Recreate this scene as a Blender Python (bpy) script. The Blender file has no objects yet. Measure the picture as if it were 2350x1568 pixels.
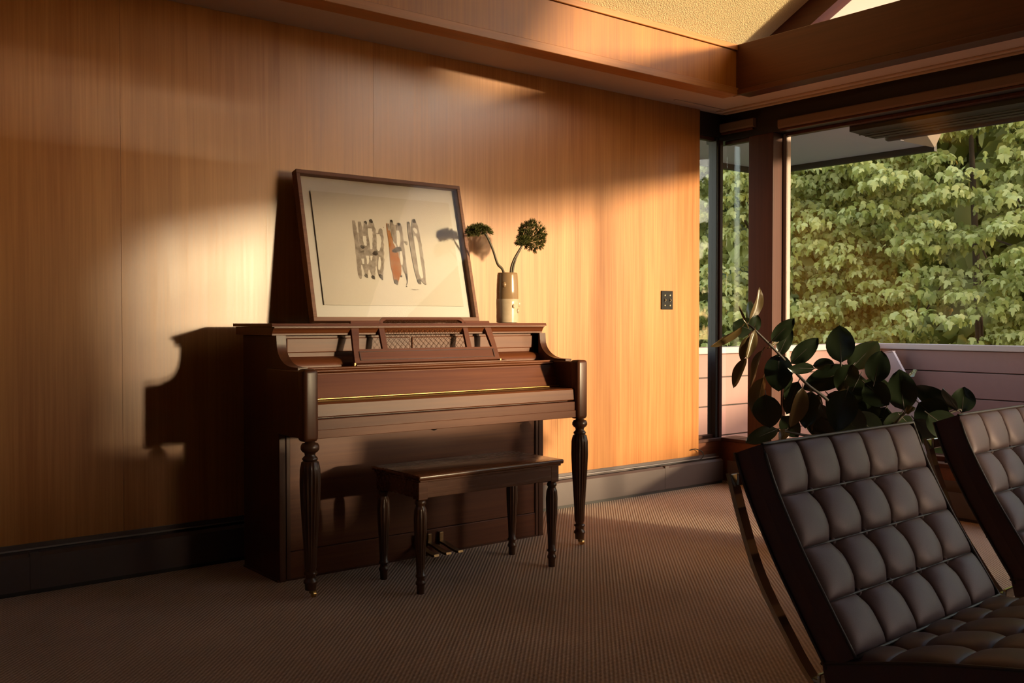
import bpy, bmesh, math, random
import numpy as np
from mathutils import Vector, Matrix, Quaternion
random.seed(7); rng = np.random.default_rng(7)
R = math.radians
S = bpy.context.scene
COL = S.collection

# ------------------------------------------------------------------ camera
F_PX, YAW, PITCH, EYE = 2229.0, R(51.35), R(-1.24), 1.08
FW = Vector((math.cos(YAW)*math.cos(PITCH), math.sin(YAW)*math.cos(PITCH), math.sin(PITCH)))
RT = Vector((math.sin(YAW), -math.cos(YAW), 0.0))
UP = RT.cross(FW)
cam_d = bpy.data.cameras.new('camera'); cam = bpy.data.objects.new('camera', cam_d); COL.objects.link(cam)
cam_d.sensor_width = 36.0; cam_d.lens = F_PX/2350*36.0; cam_d.clip_start = 0.05; cam_d.clip_end = 300
m = Matrix((RT, UP, -FW)).transposed().to_4x4(); m.translation = (0, 0, EYE)
cam.matrix_world = m
S.camera = cam
# ------------------------------------------------------------------ world, sun, exposure
SUN_AZ, SUN_EL = R(21.0), R(5.2)
to_sun = Vector((math.sin(SUN_AZ)*math.cos(SUN_EL), -math.cos(SUN_AZ)*math.cos(SUN_EL), math.sin(SUN_EL)))
w = bpy.data.worlds.new('world'); S.world = w; w.use_nodes = True
wn = w.node_tree; bg = wn.nodes['Background']
sky = wn.nodes.new('ShaderNodeTexSky'); sky.sky_type = 'NISHITA'; sky.sun_disc = False
sky.sun_elevation = R(22); sky.sun_rotation = math.pi - SUN_AZ; sky.air_density = 1.0; sky.dust_density = 0.7; sky.ozone_density = 1.0
tint = wn.nodes.new('ShaderNodeMix'); tint.data_type = 'RGBA'; tint.blend_type = 'MULTIPLY'; tint.inputs['Factor'].default_value = 1.0
tint.inputs['B'].default_value = (1.12, 0.90, 0.76, 1)      # evening haze
wn.links.new(sky.outputs['Color'], tint.inputs['A']); wn.links.new(tint.outputs['Result'], bg.inputs['Color']); bg.inputs['Strength'].default_value = 0.9
sd = bpy.data.lights.new('sun', 'SUN'); sun = bpy.data.objects.new('sun', sd); COL.objects.link(sun)
sd.energy = 12.0; sd.angle = R(3.2); sd.color = (1.0, 0.75, 0.46)
sun.rotation_mode = 'QUATERNION'; sun.rotation_quaternion = to_sun.to_track_quat('Z', 'Y')
sun.location = to_sun*60
S.view_settings.view_transform = 'Standard'; S.view_settings.look = 'None'
S.view_settings.gamma = 1.0; S.view_settings.use_curve_mapping = False
S.view_settings.exposure = -0.1

# ------------------------------------------------------------------ helpers
def at(u, v, depth):
    """point seen at a pixel, at a distance along the viewing axis"""
    return Vector((0, 0, EYE)) + (FW + RT*((u-1175)/F_PX) - UP*((v-784)/F_PX))*depth

class MB:
    def __init__(s): s.bm = bmesh.new()
    def box(s, x0, x1, y0, y1, z0, z1, b=0.0, seg=2, mat=None):
        r = bmesh.ops.create_cube(s.bm, size=1.0)
        vs = r['verts']
        for v in vs:
            v.co = Vector(((x0+x1)/2+v.co.x*(x1-x0), (y0+y1)/2+v.co.y*(y1-y0), (z0+z1)/2+v.co.z*(z1-z0)))
        if mat is not None:
            for v in vs: v.co = mat @ v.co
        if b > 0:
            es = list({e for v in vs for e in v.link_edges})
            bmesh.ops.bevel(s.bm, geom=es, offset=b, segments=seg, affect='EDGES', profile=0.5)
        return s
    def loops(s, rings, close=True, caps=True):
        """skin a list of vertex rings"""
        vr = [[s.bm.verts.new(p) for p in ring] for ring in rings]
        n = len(rings[0])
        for a, b in zip(vr[:-1], vr[1:]):
            for i in range(n if close else n-1):
                j = (i+1) % n
                try: s.bm.faces.new((a[i], a[j], b[j], b[i]))
                except ValueError: pass
        if caps and close:
            s.bm.faces.new(list(reversed(vr[0]))); s.bm.faces.new(vr[-1])
        return s
    def lathe(s, prof, cx=0, cy=0, seg=32, flute=None, nfl=12, axis='z'):
        rings = []
        for k, (z, r) in enumerate(prof):
            ring = []
            for i in range(seg):
                a = 2*math.pi*i/seg
                rr = r
                if flute and flute[0] <= z <= flute[1]:
                    rr = r*(1-0.13*(0.5-0.5*math.cos(a*nfl)))
                if axis == 'z': ring.append((cx+rr*math.cos(a), cy+rr*math.sin(a), z))
                elif axis == 'y': ring.append((cx+rr*math.cos(a), z, cy+rr*math.sin(a)))
                else: ring.append((z, cx+rr*math.cos(a), cy+rr*math.sin(a)))
            rings.append(ring)
        return s.loops(rings)
    def extr(s, prof, x0, x1, axis='x'):
        """profile polygon pulled along an axis; prof are (y,z) for x, (x,z) for y, (x,y) for z"""
        def P(a, p): return (a, p[0], p[1]) if axis == 'x' else ((p[0], a, p[1]) if axis == 'y' else (p[0], p[1], a))
        return s.loops([[P(x0, p) for p in prof], [P(x1, p) for p in prof]])
    def tube(s, pts, rad, seg=8):
        pts = [Vector(p) for p in pts]; rad = rad if isinstance(rad, (list, tuple)) else [rad]*len(pts)
        rings = []; ref = Vector((0.13, 0.31, 0.94))
        for i, p in enumerate(pts):
            t = (pts[min(i+1, len(pts)-1)]-pts[max(i-1, 0)]).normalized()
            a = t.cross(ref)
            if a.length < 1e-3: a = t.cross(Vector((1, 0, 0)))
            a.normalize(); b = t.cross(a)
            rings.append([p+(a*math.cos(2*math.pi*k/seg)+b*math.sin(2*math.pi*k/seg))*rad[i] for k in range(seg)])
        return s.loops(rings)
    def bar(s, pts, wx, th):
        """flat bar of width wx along x following points in the yz plane"""
        pts = [Vector(p) for p in pts]; rings = []
        for i, p in enumerate(pts):
            t = (pts[min(i+1, len(pts)-1)]-pts[max(i-1, 0)]).normalized()
            n = Vector((1, 0, 0)).cross(t).normalized()*th/2; x = Vector((wx/2, 0, 0))
            rings.append([p-x-n, p+x-n, p+x+n, p-x+n])
        return s.loops(rings)
    def build(s, name, mat, parent=None, smooth=None, local=False):
        me = bpy.data.meshes.new(name)
        bmesh.ops.recalc_face_normals(s.bm, faces=s.bm.faces[:])
        s.bm.to_mesh(me); s.bm.free()
        return link(name, me, mat, parent, smooth, local)

def link(name, me, mat, parent=None, smooth=None, local=False):
    if mat is not None: me.materials.append(mat)
    if smooth is not None:
        me.shade_smooth()
        if smooth < 180: me.set_sharp_from_angle(angle=R(smooth))
    o = bpy.data.objects.new(name, me); COL.objects.link(o)
    if parent is not None:
        if not local: me.transform(parent_world(parent).inverted())
        o.parent = parent
    return o
def parent_world(p):
    mw = p.matrix_basis.copy(); q = p.parent
    while q is not None: mw = q.matrix_basis @ mw; q = q.parent
    return mw
def thing(name, label, cat, loc, group=None):
    o = bpy.data.objects.new(name, None); COL.objects.link(o); o.location = loc; o.empty_display_size = 0.1
    o['label'] = label; o['category'] = cat
    if group: o['group'] = group
    return o
def tag(o, label, cat, group=None):
    o['label'] = label; o['category'] = cat
    if group: o['group'] = group
    return o
def struct(o, label=None):
    o['kind'] = 'structure'
    if label: o['label'] = label
    return o
def sempty(name, loc, label=None):
    o = bpy.data.objects.new(name, None); COL.objects.link(o); o.location = loc; return struct(o, label)
def smooth_path(pts, n=6):
    """Catmull-Rom"""
    pts = [Vector(p) for p in pts]; out = []
    P = [pts[0]*2-pts[1]]+pts+[pts[-1]*2-pts[-2]]
    for i in range(1, len(P)-2):
        a, b, c, d = P[i-1:i+3]
        for k in range(n):
            t = k/n
            out.append(0.5*((2*b)+(c-a)*t+(2*a-5*b+4*c-d)*t*t+(3*b-a-3*c+d)*t**3))
    out.append(pts[-1]); return out

# ------------------------------------------------------------------ materials
def newmat(name):
    m = bpy.data.materials.new(name); m.use_nodes = True
    return m, m.node_tree.nodes, m.node_tree.links, m.node_tree.nodes['Principled BSDF']
def plain(name, col, rough=0.5, metal=0.0, spec=0.5, noise=0.0, nscale=40, bump=0.0):
    m, n, l, b = newmat(name)
    b.inputs['Base Color'].default_value = (*col, 1); b.inputs['Roughness'].default_value = rough
    b.inputs['Metallic'].default_value = metal; b.inputs['Specular IOR Level'].default_value = spec
    if noise or bump:
        tc = n.new('ShaderNodeTexCoord'); nz = n.new('ShaderNodeTexNoise'); nz.inputs['Scale'].default_value = nscale; nz.inputs['Detail'].default_value = 4
        l.new(tc.outputs['Object'], nz.inputs['Vector'])
        if noise:
            mx = n.new('ShaderNodeMix'); mx.data_type = 'RGBA'
            mx.inputs['A'].default_value = (*[c*(1-noise) for c in col], 1); mx.inputs['B'].default_value = (*[min(1, c*(1+noise)) for c in col], 1)
            l.new(nz.outputs['Fac'], mx.inputs['Factor']); l.new(mx.outputs['Result'], b.inputs['Base Color'])
        if bump:
            bp = n.new('ShaderNodeBump'); bp.inputs['Strength'].default_value = bump; bp.inputs['Distance'].default_value = 0.01
            l.new(nz.outputs['Fac'], bp.inputs['Height']); l.new(bp.outputs['Normal'], b.inputs['Normal'])
    return m
def wood(name, dark, light, axis='z', rough=0.35, fine=90.0, world=True, spec=0.5, coat=0.0, bump=0.03, island=0.0, aniso=0.0):
    m, n, l, b = newmat(name)
    b.inputs['Specular IOR Level'].default_value = spec
    if coat: b.inputs['Coat Weight'].default_value = coat; b.inputs['Coat Roughness'].default_value = 0.18
    if world: src = n.new('ShaderNodeNewGeometry').outputs['Position']
    else: src = n.new('ShaderNodeTexCoord').outputs['Object']
    oi = n.new('ShaderNodeObjectInfo')
    ofs = n.new('ShaderNodeVectorMath'); ofs.operation = 'SCALE'; ofs.inputs[0].default_value = (7.3, 3.1, 5.7)
    l.new(oi.outputs['Random'], ofs.inputs['Scale'])
    ad = n.new('ShaderNodeVectorMath'); ad.operation = 'ADD'; l.new(src, ad.inputs[0]); l.new(ofs.outputs['Vector'], ad.inputs[1])
    def noise(sc, detail, rgh=0.55, dist=0.0):
        mp = n.new('ShaderNodeMapping'); mp.inputs['Scale'].default_value = sc
        nz = n.new('ShaderNodeTexNoise'); nz.inputs['Scale'].default_value = 1.0; nz.inputs['Detail'].default_value = detail
        nz.inputs['Roughness'].default_value = rgh; nz.inputs['Distortion'].default_value = dist
        l.new(ad.outputs['Vector'], mp.inputs['Vector']); l.new(mp.outputs['Vector'], nz.inputs['Vector']); return nz.outputs['Fac']
    ax = 'xyz'.index(axis)
    def sc(a, b_): v = [a]*3; v[ax] = b_; return v
    f1 = noise(sc(fine, fine*0.02), 4); f2 = noise(sc(fine*0.10, fine*0.006), 3, 0.6, 0.6)
    mm = n.new('ShaderNodeMath'); mm.operation = 'MULTIPLY_ADD'; mm.inputs[1].default_value = 0.5; l.new(f1, mm.inputs[0])
    m2 = n.new('ShaderNodeMath'); m2.operation = 'MULTIPLY'; m2.inputs[1].default_value = 0.5; l.new(f2, m2.inputs[0]); l.new(m2.outputs[0], mm.inputs[2])
    cr = n.new('ShaderNodeValToRGB'); cr.color_ramp.elements[0].position = 0.34; cr.color_ramp.elements[1].position = 0.66
    cr.color_ramp.elements[0].color = (*dark, 1); cr.color_ramp.elements[1].color = (*light, 1)
    l.new(mm.outputs[0], cr.inputs['Fac'])
    l.new(cr.outputs['Color'], b.inputs['Base Color'])
    mr = n.new('ShaderNodeMapRange'); mr.inputs['To Min'].default_value = rough-0.05; mr.inputs['To Max'].default_value = rough+0.07
    l.new(mm.outputs[0], mr.inputs['Value']); l.new(mr.outputs['Result'], b.inputs['Roughness'])
    bp = n.new('ShaderNodeBump'); bp.inputs['Strength'].default_value = bump; bp.inputs['Distance'].default_value = 0.004
    l.new(f1, bp.inputs['Height']); l.new(bp.outputs['Normal'], b.inputs['Normal'])
    return m
def glassmat(name, tint=(0.95, 0.97, 0.95), gain=0.7, base=0.03):
    m, n, l, b = newmat(name); n.remove(b)
    out = n['Material Output']; tr = n.new('ShaderNodeBsdfTransparent'); tr.inputs['Color'].default_value = (*tint, 1)
    gl = n.new('ShaderNodeBsdfGlossy'); gl.inputs['Roughness'].default_value = 0.02
    lw = n.new('ShaderNodeLayerWeight'); lw.inputs['Blend'].default_value = 0.5
    pw = n.new('ShaderNodeMath'); pw.operation = 'POWER'; pw.inputs[1].default_value = 5.0; l.new(lw.outputs['Facing'], pw.inputs[0])
    fr = n.new('ShaderNodeMath'); fr.operation = 'MULTIPLY_ADD'; fr.inputs[1].default_value = gain; fr.inputs[2].default_value = base; l.new(pw.outputs[0], fr.inputs[0])
    mx = n.new('ShaderNodeMixShader'); l.new(fr.outputs[0], mx.inputs['Fac']); l.new(tr.outputs[0], mx.inputs[1]); l.new(gl.outputs[0], mx.inputs[2])
    l.new(mx.outputs[0], out.inputs['Surface']); return m

M = {}
M['wall'] = wood('wall_veneer', (0.32, 0.105, 0.020), (0.48, 0.20, 0.050), 'z', 0.31, 95, True, 0.7, 0.0, 0.025)
M['fascia'] = wood('fascia_veneer', (0.30, 0.095, 0.012), (0.46, 0.17, 0.025), 'z', 0.42, 80, True, 0.4)
M['fascia_trim'] = wood('fascia_trim', (0.32, 0.11, 0.025), (0.48, 0.19, 0.05), 'x', 0.42, 70, True, 0.4)
M['beam'] = wood('beam_wood', (0.066, 0.017, 0.006), (0.10, 0.028, 0.010), 'y', 0.42, 70, True, 0.35)
M['post'] = wood('post_wood', (0.052, 0.018, 0.012), (0.09, 0.033, 0.022), 'z', 0.5, 70, True, 0.25, 0.0)
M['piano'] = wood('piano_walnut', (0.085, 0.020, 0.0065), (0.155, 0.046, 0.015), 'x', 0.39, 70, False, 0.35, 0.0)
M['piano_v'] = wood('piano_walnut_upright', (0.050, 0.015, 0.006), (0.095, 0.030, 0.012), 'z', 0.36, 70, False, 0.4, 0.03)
M['leg'] = wood('turned_leg_wood', (0.05, 0.018, 0.008), (0.085, 0.034, 0.015), 'z', 0.32, 60, False, 0.5, 0.2)
M['bench'] = wood('bench_walnut', (0.075, 0.024, 0.010), (0.135, 0.05, 0.022), 'x', 0.26, 70, False, 0.5, 0.3)
M['frame'] = wood('frame_wood', (0.11, 0.04, 0.018), (0.19, 0.08, 0.04), 'x', 0.5, 120, False, 0.4)
M['soffit'] = plain('soffit_plaster', (0.58, 0.46, 0.38), 0.9, 0, 0.2, 0.06, 220, 0.15)
M['ceiling'] = plain('ceiling_plaster', (0.76, 0.60, 0.35), 0.92, 0, 0.2, 0.12, 160, 0.9)
M['dark_trim'] = plain('dark_header_paint', (0.018, 0.014, 0.012), 0.5)
M['valance'] = plain('shade_fabric_brown', (0.20, 0.13, 0.095), 0.8, 0, 0.3, 0.1, 300)
M['heater'] = plain('heater_enamel', (0.085, 0.06, 0.058), 0.45, 0, 0.5, 0.05, 30)
M['heater_dark'] = plain('heater_slot', (0.03, 0.024, 0.022), 0.6)
M['heater_rim'] = plain('heater_damper', (0.20, 0.16, 0.145), 0.4)
M['sillwood'] = wood('sill_wood', (0.12, 0.035, 0.015), (0.2, 0.065, 0.03), 'x', 0.35, 60)
M['brass'] = plain('brass', (0.72, 0.47, 0.17), 0.28, 1.0)
M['old_brass'] = plain('aged_brass', (0.30, 0.2, 0.1), 0.4, 1.0)
M['chrome'] = plain('polished_steel', (0.62, 0.56, 0.47), 0.16, 1.0)
M['black'] = plain('black_plastic', (0.008, 0.007, 0.007), 0.55, 0, 0.15)
M['stop'] = plain('glazing_stop_paint', (0.30, 0.22, 0.20), 0.5)
M['iron'] = plain('dark_iron', (0.02, 0.018, 0.016), 0.5)
M['leather'] = plain('dark_leather', (0.090, 0.056, 0.058), 0.47, 0, 0.6, 0.18, 400, 0.05)
M['leather'].node_tree.nodes['Principled BSDF'].inputs['Specular Tint'].default_value = (1.0, 0.80, 0.86, 1)
M['piping'] = plain('leather_piping', (0.055, 0.042, 0.04), 0.4, 0, 0.5)
M['mat'] = plain('mat_board', (0.52, 0.49, 0.45), 0.9, 0, 0.2, 0.02, 300)
M['paper'] = plain('art_paper', (0.47, 0.425, 0.365), 0.95, 0, 0.15, 0.03, 90)
M['glass'] = glassmat('window_glass')
M['picglass'] = glassmat('picture_glass', (0.985, 0.985, 0.985), 0.12, 0.006)
M['siding'] = plain('pink_siding', (0.28, 0.165, 0.15), 0.75, 0, 0.25, 0.05, 20)
M['cap'] = plain('rail_cap_paint', (0.42, 0.34, 0.33), 0.6, 0, 0.3)
M['eave'] = plain('eave_soffit_paint', (0.66, 0.63, 0.78), 0.85, 0, 0.2)
M['eave_edge'] = plain('eave_edge_dark', (0.02, 0.016, 0.014), 0.6)
M['pale'] = plain('pale_board_paint', (0.70, 0.58, 0.52), 0.7)
M['awning'] = plain('awning_dark', (0.012, 0.010, 0.010), 0.6)
M['greyboard'] = plain('grey_slanted_panel', (0.42, 0.38, 0.42), 0.7)
M['deck'] = plain('deck_boards', (0.24, 0.17, 0.15), 0.8, 0, 0.2, 0.1, 15)
M['pot'] = plain('pot_terracotta', (0.05, 0.035, 0.03), 0.6)
M['soil'] = plain('soil', (0.02, 0.014, 0.01), 0.95)
M['bark'] = plain('bark', (0.12, 0.08, 0.055), 0.9, 0, 0.2, 0.3, 40, 0.5)
M['grass'] = plain('lawn', (0.06, 0.09, 0.025), 0.95, 0, 0.1, 0.4, 3)
M['inner'] = plain('dark_panelling', (0.07, 0.035, 0.018), 0.7)

def carpet():
    m, n, l, b = newmat('ribbed_carpet')
    b.inputs['Roughness'].default_value = 0.95; b.inputs['Specular IOR Level'].default_value = 0.1
    b.inputs['Sheen Weight'].default_value = 0.25; b.inputs['Sheen Roughness'].default_value = 0.5; b.inputs['Sheen Tint'].default_value = (0.75, 0.62, 0.52, 1)
    g = n.new('ShaderNodeNewGeometry')
    mp = n.new('ShaderNodeMapping'); mp.inputs['Rotation'].default_value = (0, 0, R(-47)); l.new(g.outputs['Position'], mp.inputs['Vector'])
    sx = n.new('ShaderNodeSeparateXYZ'); l.new(mp.outputs['Vector'], sx.inputs[0])
    def mt(op, a, b_=None, c=None):
        q = n.new('ShaderNodeMath'); q.operation = op
        for i, x in enumerate((a, b_, c)):
            if x is None: continue
            if isinstance(x, (int, float)): q.inputs[i].default_value = x
            else: l.new(x, q.inputs[i])
        return q.outputs[0]
    # ribs every 13 mm (along rotated y), loops every 9 mm, each rib shifted
    rib = mt('SINE', mt('MULTIPLY', sx.outputs['Y'], 2*math.pi/0.0135))
    loop = mt('SINE', mt('ADD', mt('MULTIPLY', sx.outputs['X'], 2*math.pi/0.011), mt('MULTIPLY', sx.outputs['Y'], math.pi/0.0135)))
    h = mt('ADD', mt('MULTIPLY', rib, 0.55), mt('MULTIPLY', loop, 0.35))
    nz = n.new('ShaderNodeTexNoise'); nz.inputs['Scale'].default_value = 420; nz.inputs['Detail'].default_value = 3; l.new(g.outputs['Position'], nz.inputs['Vector'])
    nb = n.new('ShaderNodeTexNoise'); nb.inputs['Scale'].default_value = 2.2; nb.inputs['Detail'].default_value = 3; l.new(g.outputs['Position'], nb.inputs['Vector'])
    hh = mt('ADD', h, mt('MULTIPLY', nz.outputs['Fac'], 0.9))
    fac = mt('MULTIPLY_ADD', hh, 0.30, 0.36)
    fac = mt('ADD', fac, mt('MULTIPLY', mt('SUBTRACT', nb.outputs['Fac'], 0.5), 0.5))
    cr = n.new('ShaderNodeValToRGB'); cr.color_ramp.elements[0].color = (0.19, 0.122, 0.085, 1); cr.color_ramp.elements[1].color = (0.66, 0.49, 0.37, 1)
    l.new(fac, cr.inputs['Fac']); l.new(cr.outputs['Color'], b.inputs['Base Color'])
    bp = n.new('ShaderNodeBump'); bp.inputs['Strength'].default_value = 0.6; bp.inputs['Distance'].default_value = 0.004
    l.new(hh, bp.inputs['Height']); l.new(bp.outputs['Normal'], b.inputs['Normal'])
    return m
M['carpet'] = carpet()

def leafmat(name, cols, rough=0.5, transl=0.25, spec=0.4):
    m, n, l, b = newmat(name)
    g = n.new('ShaderNodeNewGeometry'); cr = n.new('ShaderNodeValToRGB')
    els = cr.color_ramp.elements
    for i, (p, c) in enumerate(cols):
        e = els[i] if i < 2 else els.new(p)
        e.position = p; e.color = (*c, 1)
    l.new(g.outputs['Random Per Island'], cr.inputs['Fac']); l.new(cr.outputs['Color'], b.inputs['Base Color'])
    b.inputs['Roughness'].default_value = rough; b.inputs['Specular IOR Level'].default_value = spec
    if transl:
        out = n['Material Output']; t = n.new('ShaderNodeBsdfTranslucent'); l.new(cr.outputs['Color'], t.inputs['Color'])
        mx = n.new('ShaderNodeMixShader'); mx.inputs['Fac'].default_value = transl
        l.new(b.outputs[0], mx.inputs[1]); l.new(t.outputs[0], mx.inputs[2]); l.new(mx.outputs[0], out.inputs['Surface'])
    return m
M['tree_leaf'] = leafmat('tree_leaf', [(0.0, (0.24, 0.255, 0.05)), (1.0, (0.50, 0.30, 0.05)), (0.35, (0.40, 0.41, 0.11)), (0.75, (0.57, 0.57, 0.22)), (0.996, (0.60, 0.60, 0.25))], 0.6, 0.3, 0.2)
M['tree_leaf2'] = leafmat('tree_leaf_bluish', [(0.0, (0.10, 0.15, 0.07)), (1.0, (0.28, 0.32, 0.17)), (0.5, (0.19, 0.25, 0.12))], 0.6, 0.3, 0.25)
M['rubber'] = leafmat('rubber_leaf', [(0.0, (0.008, 0.014, 0.006)), (1.0, (0.018, 0.027, 0.010))], 0.30, 0.04, 0.5)
M['rubber_warm'] = leafmat('rubber_leaf_young', [(0.0, (0.075, 0.052, 0.018)), (1.0, (0.13, 0.085, 0.035))], 0.32, 0.15, 0.5)
M['twig'] = plain('rubber_twig', (0.03, 0.02, 0.014), 0.6)
M['flower'] = leafmat('umbel_green', [(0.0, (0.055, 0.06, 0.012)), (1.0, (0.15, 0.14, 0.03)), (0.5, (0.09, 0.095, 0.02))], 0.6, 0.15, 0.3)
M['stalk'] = plain('flower_stalk', (0.05, 0.035, 0.015), 0.5)

# ================================================================== SETTING
D = 4.22      # piano wall
XW = 5.20     # window wall inner face
# floor
struct(MB().box(-3.2, XW+0.1, -8.2, D+0.06, -0.12, 0.0).build('floor', M['carpet']))
# piano wall: veneer panels on a backing
wb = sempty('wall_back', (0, D, 0), 'orange brown veneer wall of tall vertical-grain panels')
MB().box(-3.2, 4.93, D+0.014, D+0.14, 0, 2.60).build('backing', M['wall'], wb)
edges = [-3.2, -2.39, -1.17, 0.05, 1.272, 2.493, 3.713, 4.95]
for a, b in zip(edges[:-1], edges[1:]):
    MB().box(a+0.0003, b-0.0003, D, D+0.014, 0.0, 2.47, 0.0004, 1).build('panel', M['wall'], wb)
# unseen rest of the room
struct(MB().box(-3.3, -3.2, -8.2, D+0.14, 0, 2.6).build('wall_left', M['inner']))
struct(MB().box(-3.2, XW+0.2, -8.3, -8.2, 0, 2.6).build('wall_front', M['inner']))
# flat plaster soffit round the raised middle
BX, BY, BYF = 4.74, 3.76, -3.25      # inner faces of the window beam, the piano side fascia, the far fascia
SZ = 2.46
sof = sempty('ceiling', (0, 0, SZ), 'flat beige plaster soffit running round the raised ceiling')
MB().box(-3.2, XW+0.06, BY+0.09, D+0.10, SZ, SZ+0.12).build('soffit_strip', M['soffit'], sof)
MB().box(BX+0.09, XW+0.06, BYF, BY+0.09, SZ, SZ+0.12).build('soffit_strip', M['soffit'], sof)
MB().box(-3.2, XW+0.06, -8.2, BYF, SZ, SZ+0.12).build('soffit_strip', M['soffit'], sof)
# curtain track ribs along the window side and shadow line at the corner
for x in (5.085, 5.165):
    MB().box(x-0.012, x+0.012, -8.1, D-0.03, SZ-0.012, SZ-0.0005, 0.002, 1).build('track_rib', M['soffit'], sof)
MB().box(4.60, 5.08, D-0.105, D-0.085, SZ-0.006, SZ-0.0005, 0.001, 1).build('track_rib', M['soffit'], sof)
# fascia boards
t1 = sempty('trim_1', (2, BY, 2.44), 'orange wood fascia board along the piano side of the raised ceiling')
MB().box(-3.2, BX, BY, BY+0.09, 2.482, 2.705).build('board', M['fascia'], t1)
MB().box(-3.2, BX, BY-0.018, BY+0.10, 2.438, 2.480, 0.002, 1).build('lower_strip', M['fascia_trim'], t1)
MB().box(-3.2, BX, BY-0.012, BY+0.10, 2.708, 2.742, 0.002, 1).build('upper_strip', M['fascia_trim'], t1)
t2 = sempty('trim_2', (BX, 2, 2.44), 'dark wood beam along the window side of the raised ceiling')
MB().box(BX, BX+0.09, BYF, BY+0.09, 2.47, 2.742, 0.003, 1).build('board', M['beam'], t2)
MB().box(BX-0.014, BX+0.10, BYF, BY-0.02, 2.438, 2.468, 0.002, 1).build('lower_strip', M['beam'], t2)
struct(MB().box(-3.2, BX+0.09, BYF-0.09, BYF, 2.438, 2.742).build('trim_3', M['beam']))
# sloping ceiling (gable): rises from the piano side to a ridge
SL = 0.53; RY = 0.25; RZ = 2.775+SL*(3.85-RY)
GX = 5.02   # gable glazing
def slab(y0, z0, y1, z1, x0, x1, th):
    return MB().extr([(y0, z0), (y1, z1), (y1, z1+th), (y0, z0+th)], x0, x1)
ce = sempty('ceiling_slope', (0, 0, 3), 'cream textured plaster ceiling sloping up from the fascia')
slab(3.90, 2.775-SL*0.05, RY, RZ, -3.2, GX, 0.12).build('slope', M['ceiling'], ce)
slab(RY, RZ, BYF-0.1, 2.76, -3.2, GX, 0.12).build('slope', M['ceiling'], ce)
MB().extr([(3.9, 2.74), (RY, RZ+0.1), (BYF-.1, 2.74)], -3.3, -3.2).build('gable_end', M['ceiling'], ce)
slab(3.90, 2.775-SL*0.05+0.02, RY, RZ+0.02, GX+0.10, 5.75, 0.10).build('rake_soffit', M['pale'], ce)
slab(RY, RZ+0.02, BYF-0.1, 2.78, GX+0.10, 5.75, 0.10).build('rake_soffit', M['pale'], ce)
slab(3.78, 2.775+SL*0.07-0.155, RY, RZ-0.155, GX, GX+0.10, 0.155).build('rafter', M['beam'], ce)
slab(RY, RZ-0.155, BYF, 2.70, GX, GX+0.10, 0.155).build('rafter', M['beam'], ce)
# unseen gable part, closed off to limit the sun coming in
def ceil_z(y): return 2.775+SL*(3.85-y) if y > RY else RZ-(RZ-2.76)*(RY-y)/(RY-BYF+0.1)
MB().extr([(-1.5, 2.70), (-1.5, ceil_z(-1.5)), (BYF-.1, 2.78), (BYF-.1, 2.70)], GX+0.02, GX+0.08).build('gable_sun_stop', M['inner'], ce)
gw = sempty('window_6', (GX, 1.5, 2.75), 'triangular gable glass above the window beam')
MB().extr([(-1.5, 2.72), (-1.5, ceil_z(-1.5)-0.05), (RY, RZ-0.05), (3.72, 2.80), (3.72, 2.72)], GX+0.045, GX+0.055).build('pane', M['glass'], gw)
MB().box(GX+0.02, GX+0.09, BYF, 3.85, SZ+0.12, 2.722).build('sill', M['beam'], gw)

# window wall: low wall, header, posts, added sun-blocking wall further along
wr = sempty('wall_right', (XW, 0, 0), 'dark window wall with low sill wall and header')
MB().box(XW, XW+0.14, -1.2, D+0.10, 0.0, 0.268).build('sill_wall', M['sillwood'], wr)
MB().box(XW, XW+0.14, -6.0, -1.2, 0.0, 1.22).build('sun_block_wall', M['inner'], wr)  # low wall added out of view to keep the sun off the chairs
MB().box(XW, XW+0.14, -8.2, -6.0, 0.0, 2.46).build('solid_end', M['inner'], wr)
MB().box(XW+0.005, XW+0.16, -8.2, D+0.16, 2.285, 2.60).build('header', M['dark_trim'], wr)
MB().box(4.95, XW, D+0.02, D+0.16, 2.31, 2.60).build('header_return', M['dark_trim'], wr)
MB().box(4.95, XW+0.005, D+0.02, D+0.15, 0.0, 0.268).build('sill_return', M['sillwood'], wr)
MB().box(4.93, 4.952, D+0.003, D+0.15, 0, 2.5).build('panel_edge', M['sillwood'], wr)
MB().box(4.95, XW+0.005, D+0.005, D+0.16, 0.268, 0.290, 0.003, 1).build('sill_cap', M['post'], wr)
MB().box(XW-0.012, XW+0.16, -1.2, D+0.02, 0.268, 0.290, 0.003, 1).build('sill_cap', M['post'], wr)
po = sempty('trim_4', (XW, 3.92, 0), 'square timber post by the room corner')
MB().box(XW, XW+0.13, 3.828, 4.02, 0.29, 2.285, 0.004, 2).build('timber', M['post'], po)
MB().box(XW+0.105, XW+0.15, 3.80, 3.828, 0.29, 2.285, 0.002, 1).build('glazing_stop', M['stop'], po)
cm = sempty('trim_5', (XW, D+0.05, 0), 'slim dark corner mullion')
MB().box(XW-0.045, XW-0.018, D+0.03, D+0.10, 0.29, 2.31, 0.002, 1).build('mullion', M['dark_trim'], cm)
MB().box(XW-0.018, XW+0.012, D+0.02, D+0.10, 0.29, 2.29, 0.002, 1).build('mullion_face', M['post'], cm)
def window(name, label, pane, frames):
    wd = sempty(name, (pane[0], pane[2], pane[4]), label)
    MB().box(*pane).build('pane', M['glass'], wd)
    for f in frames: MB().box(*f, 0.002, 1).build('frame', M['post'], wd)
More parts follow.
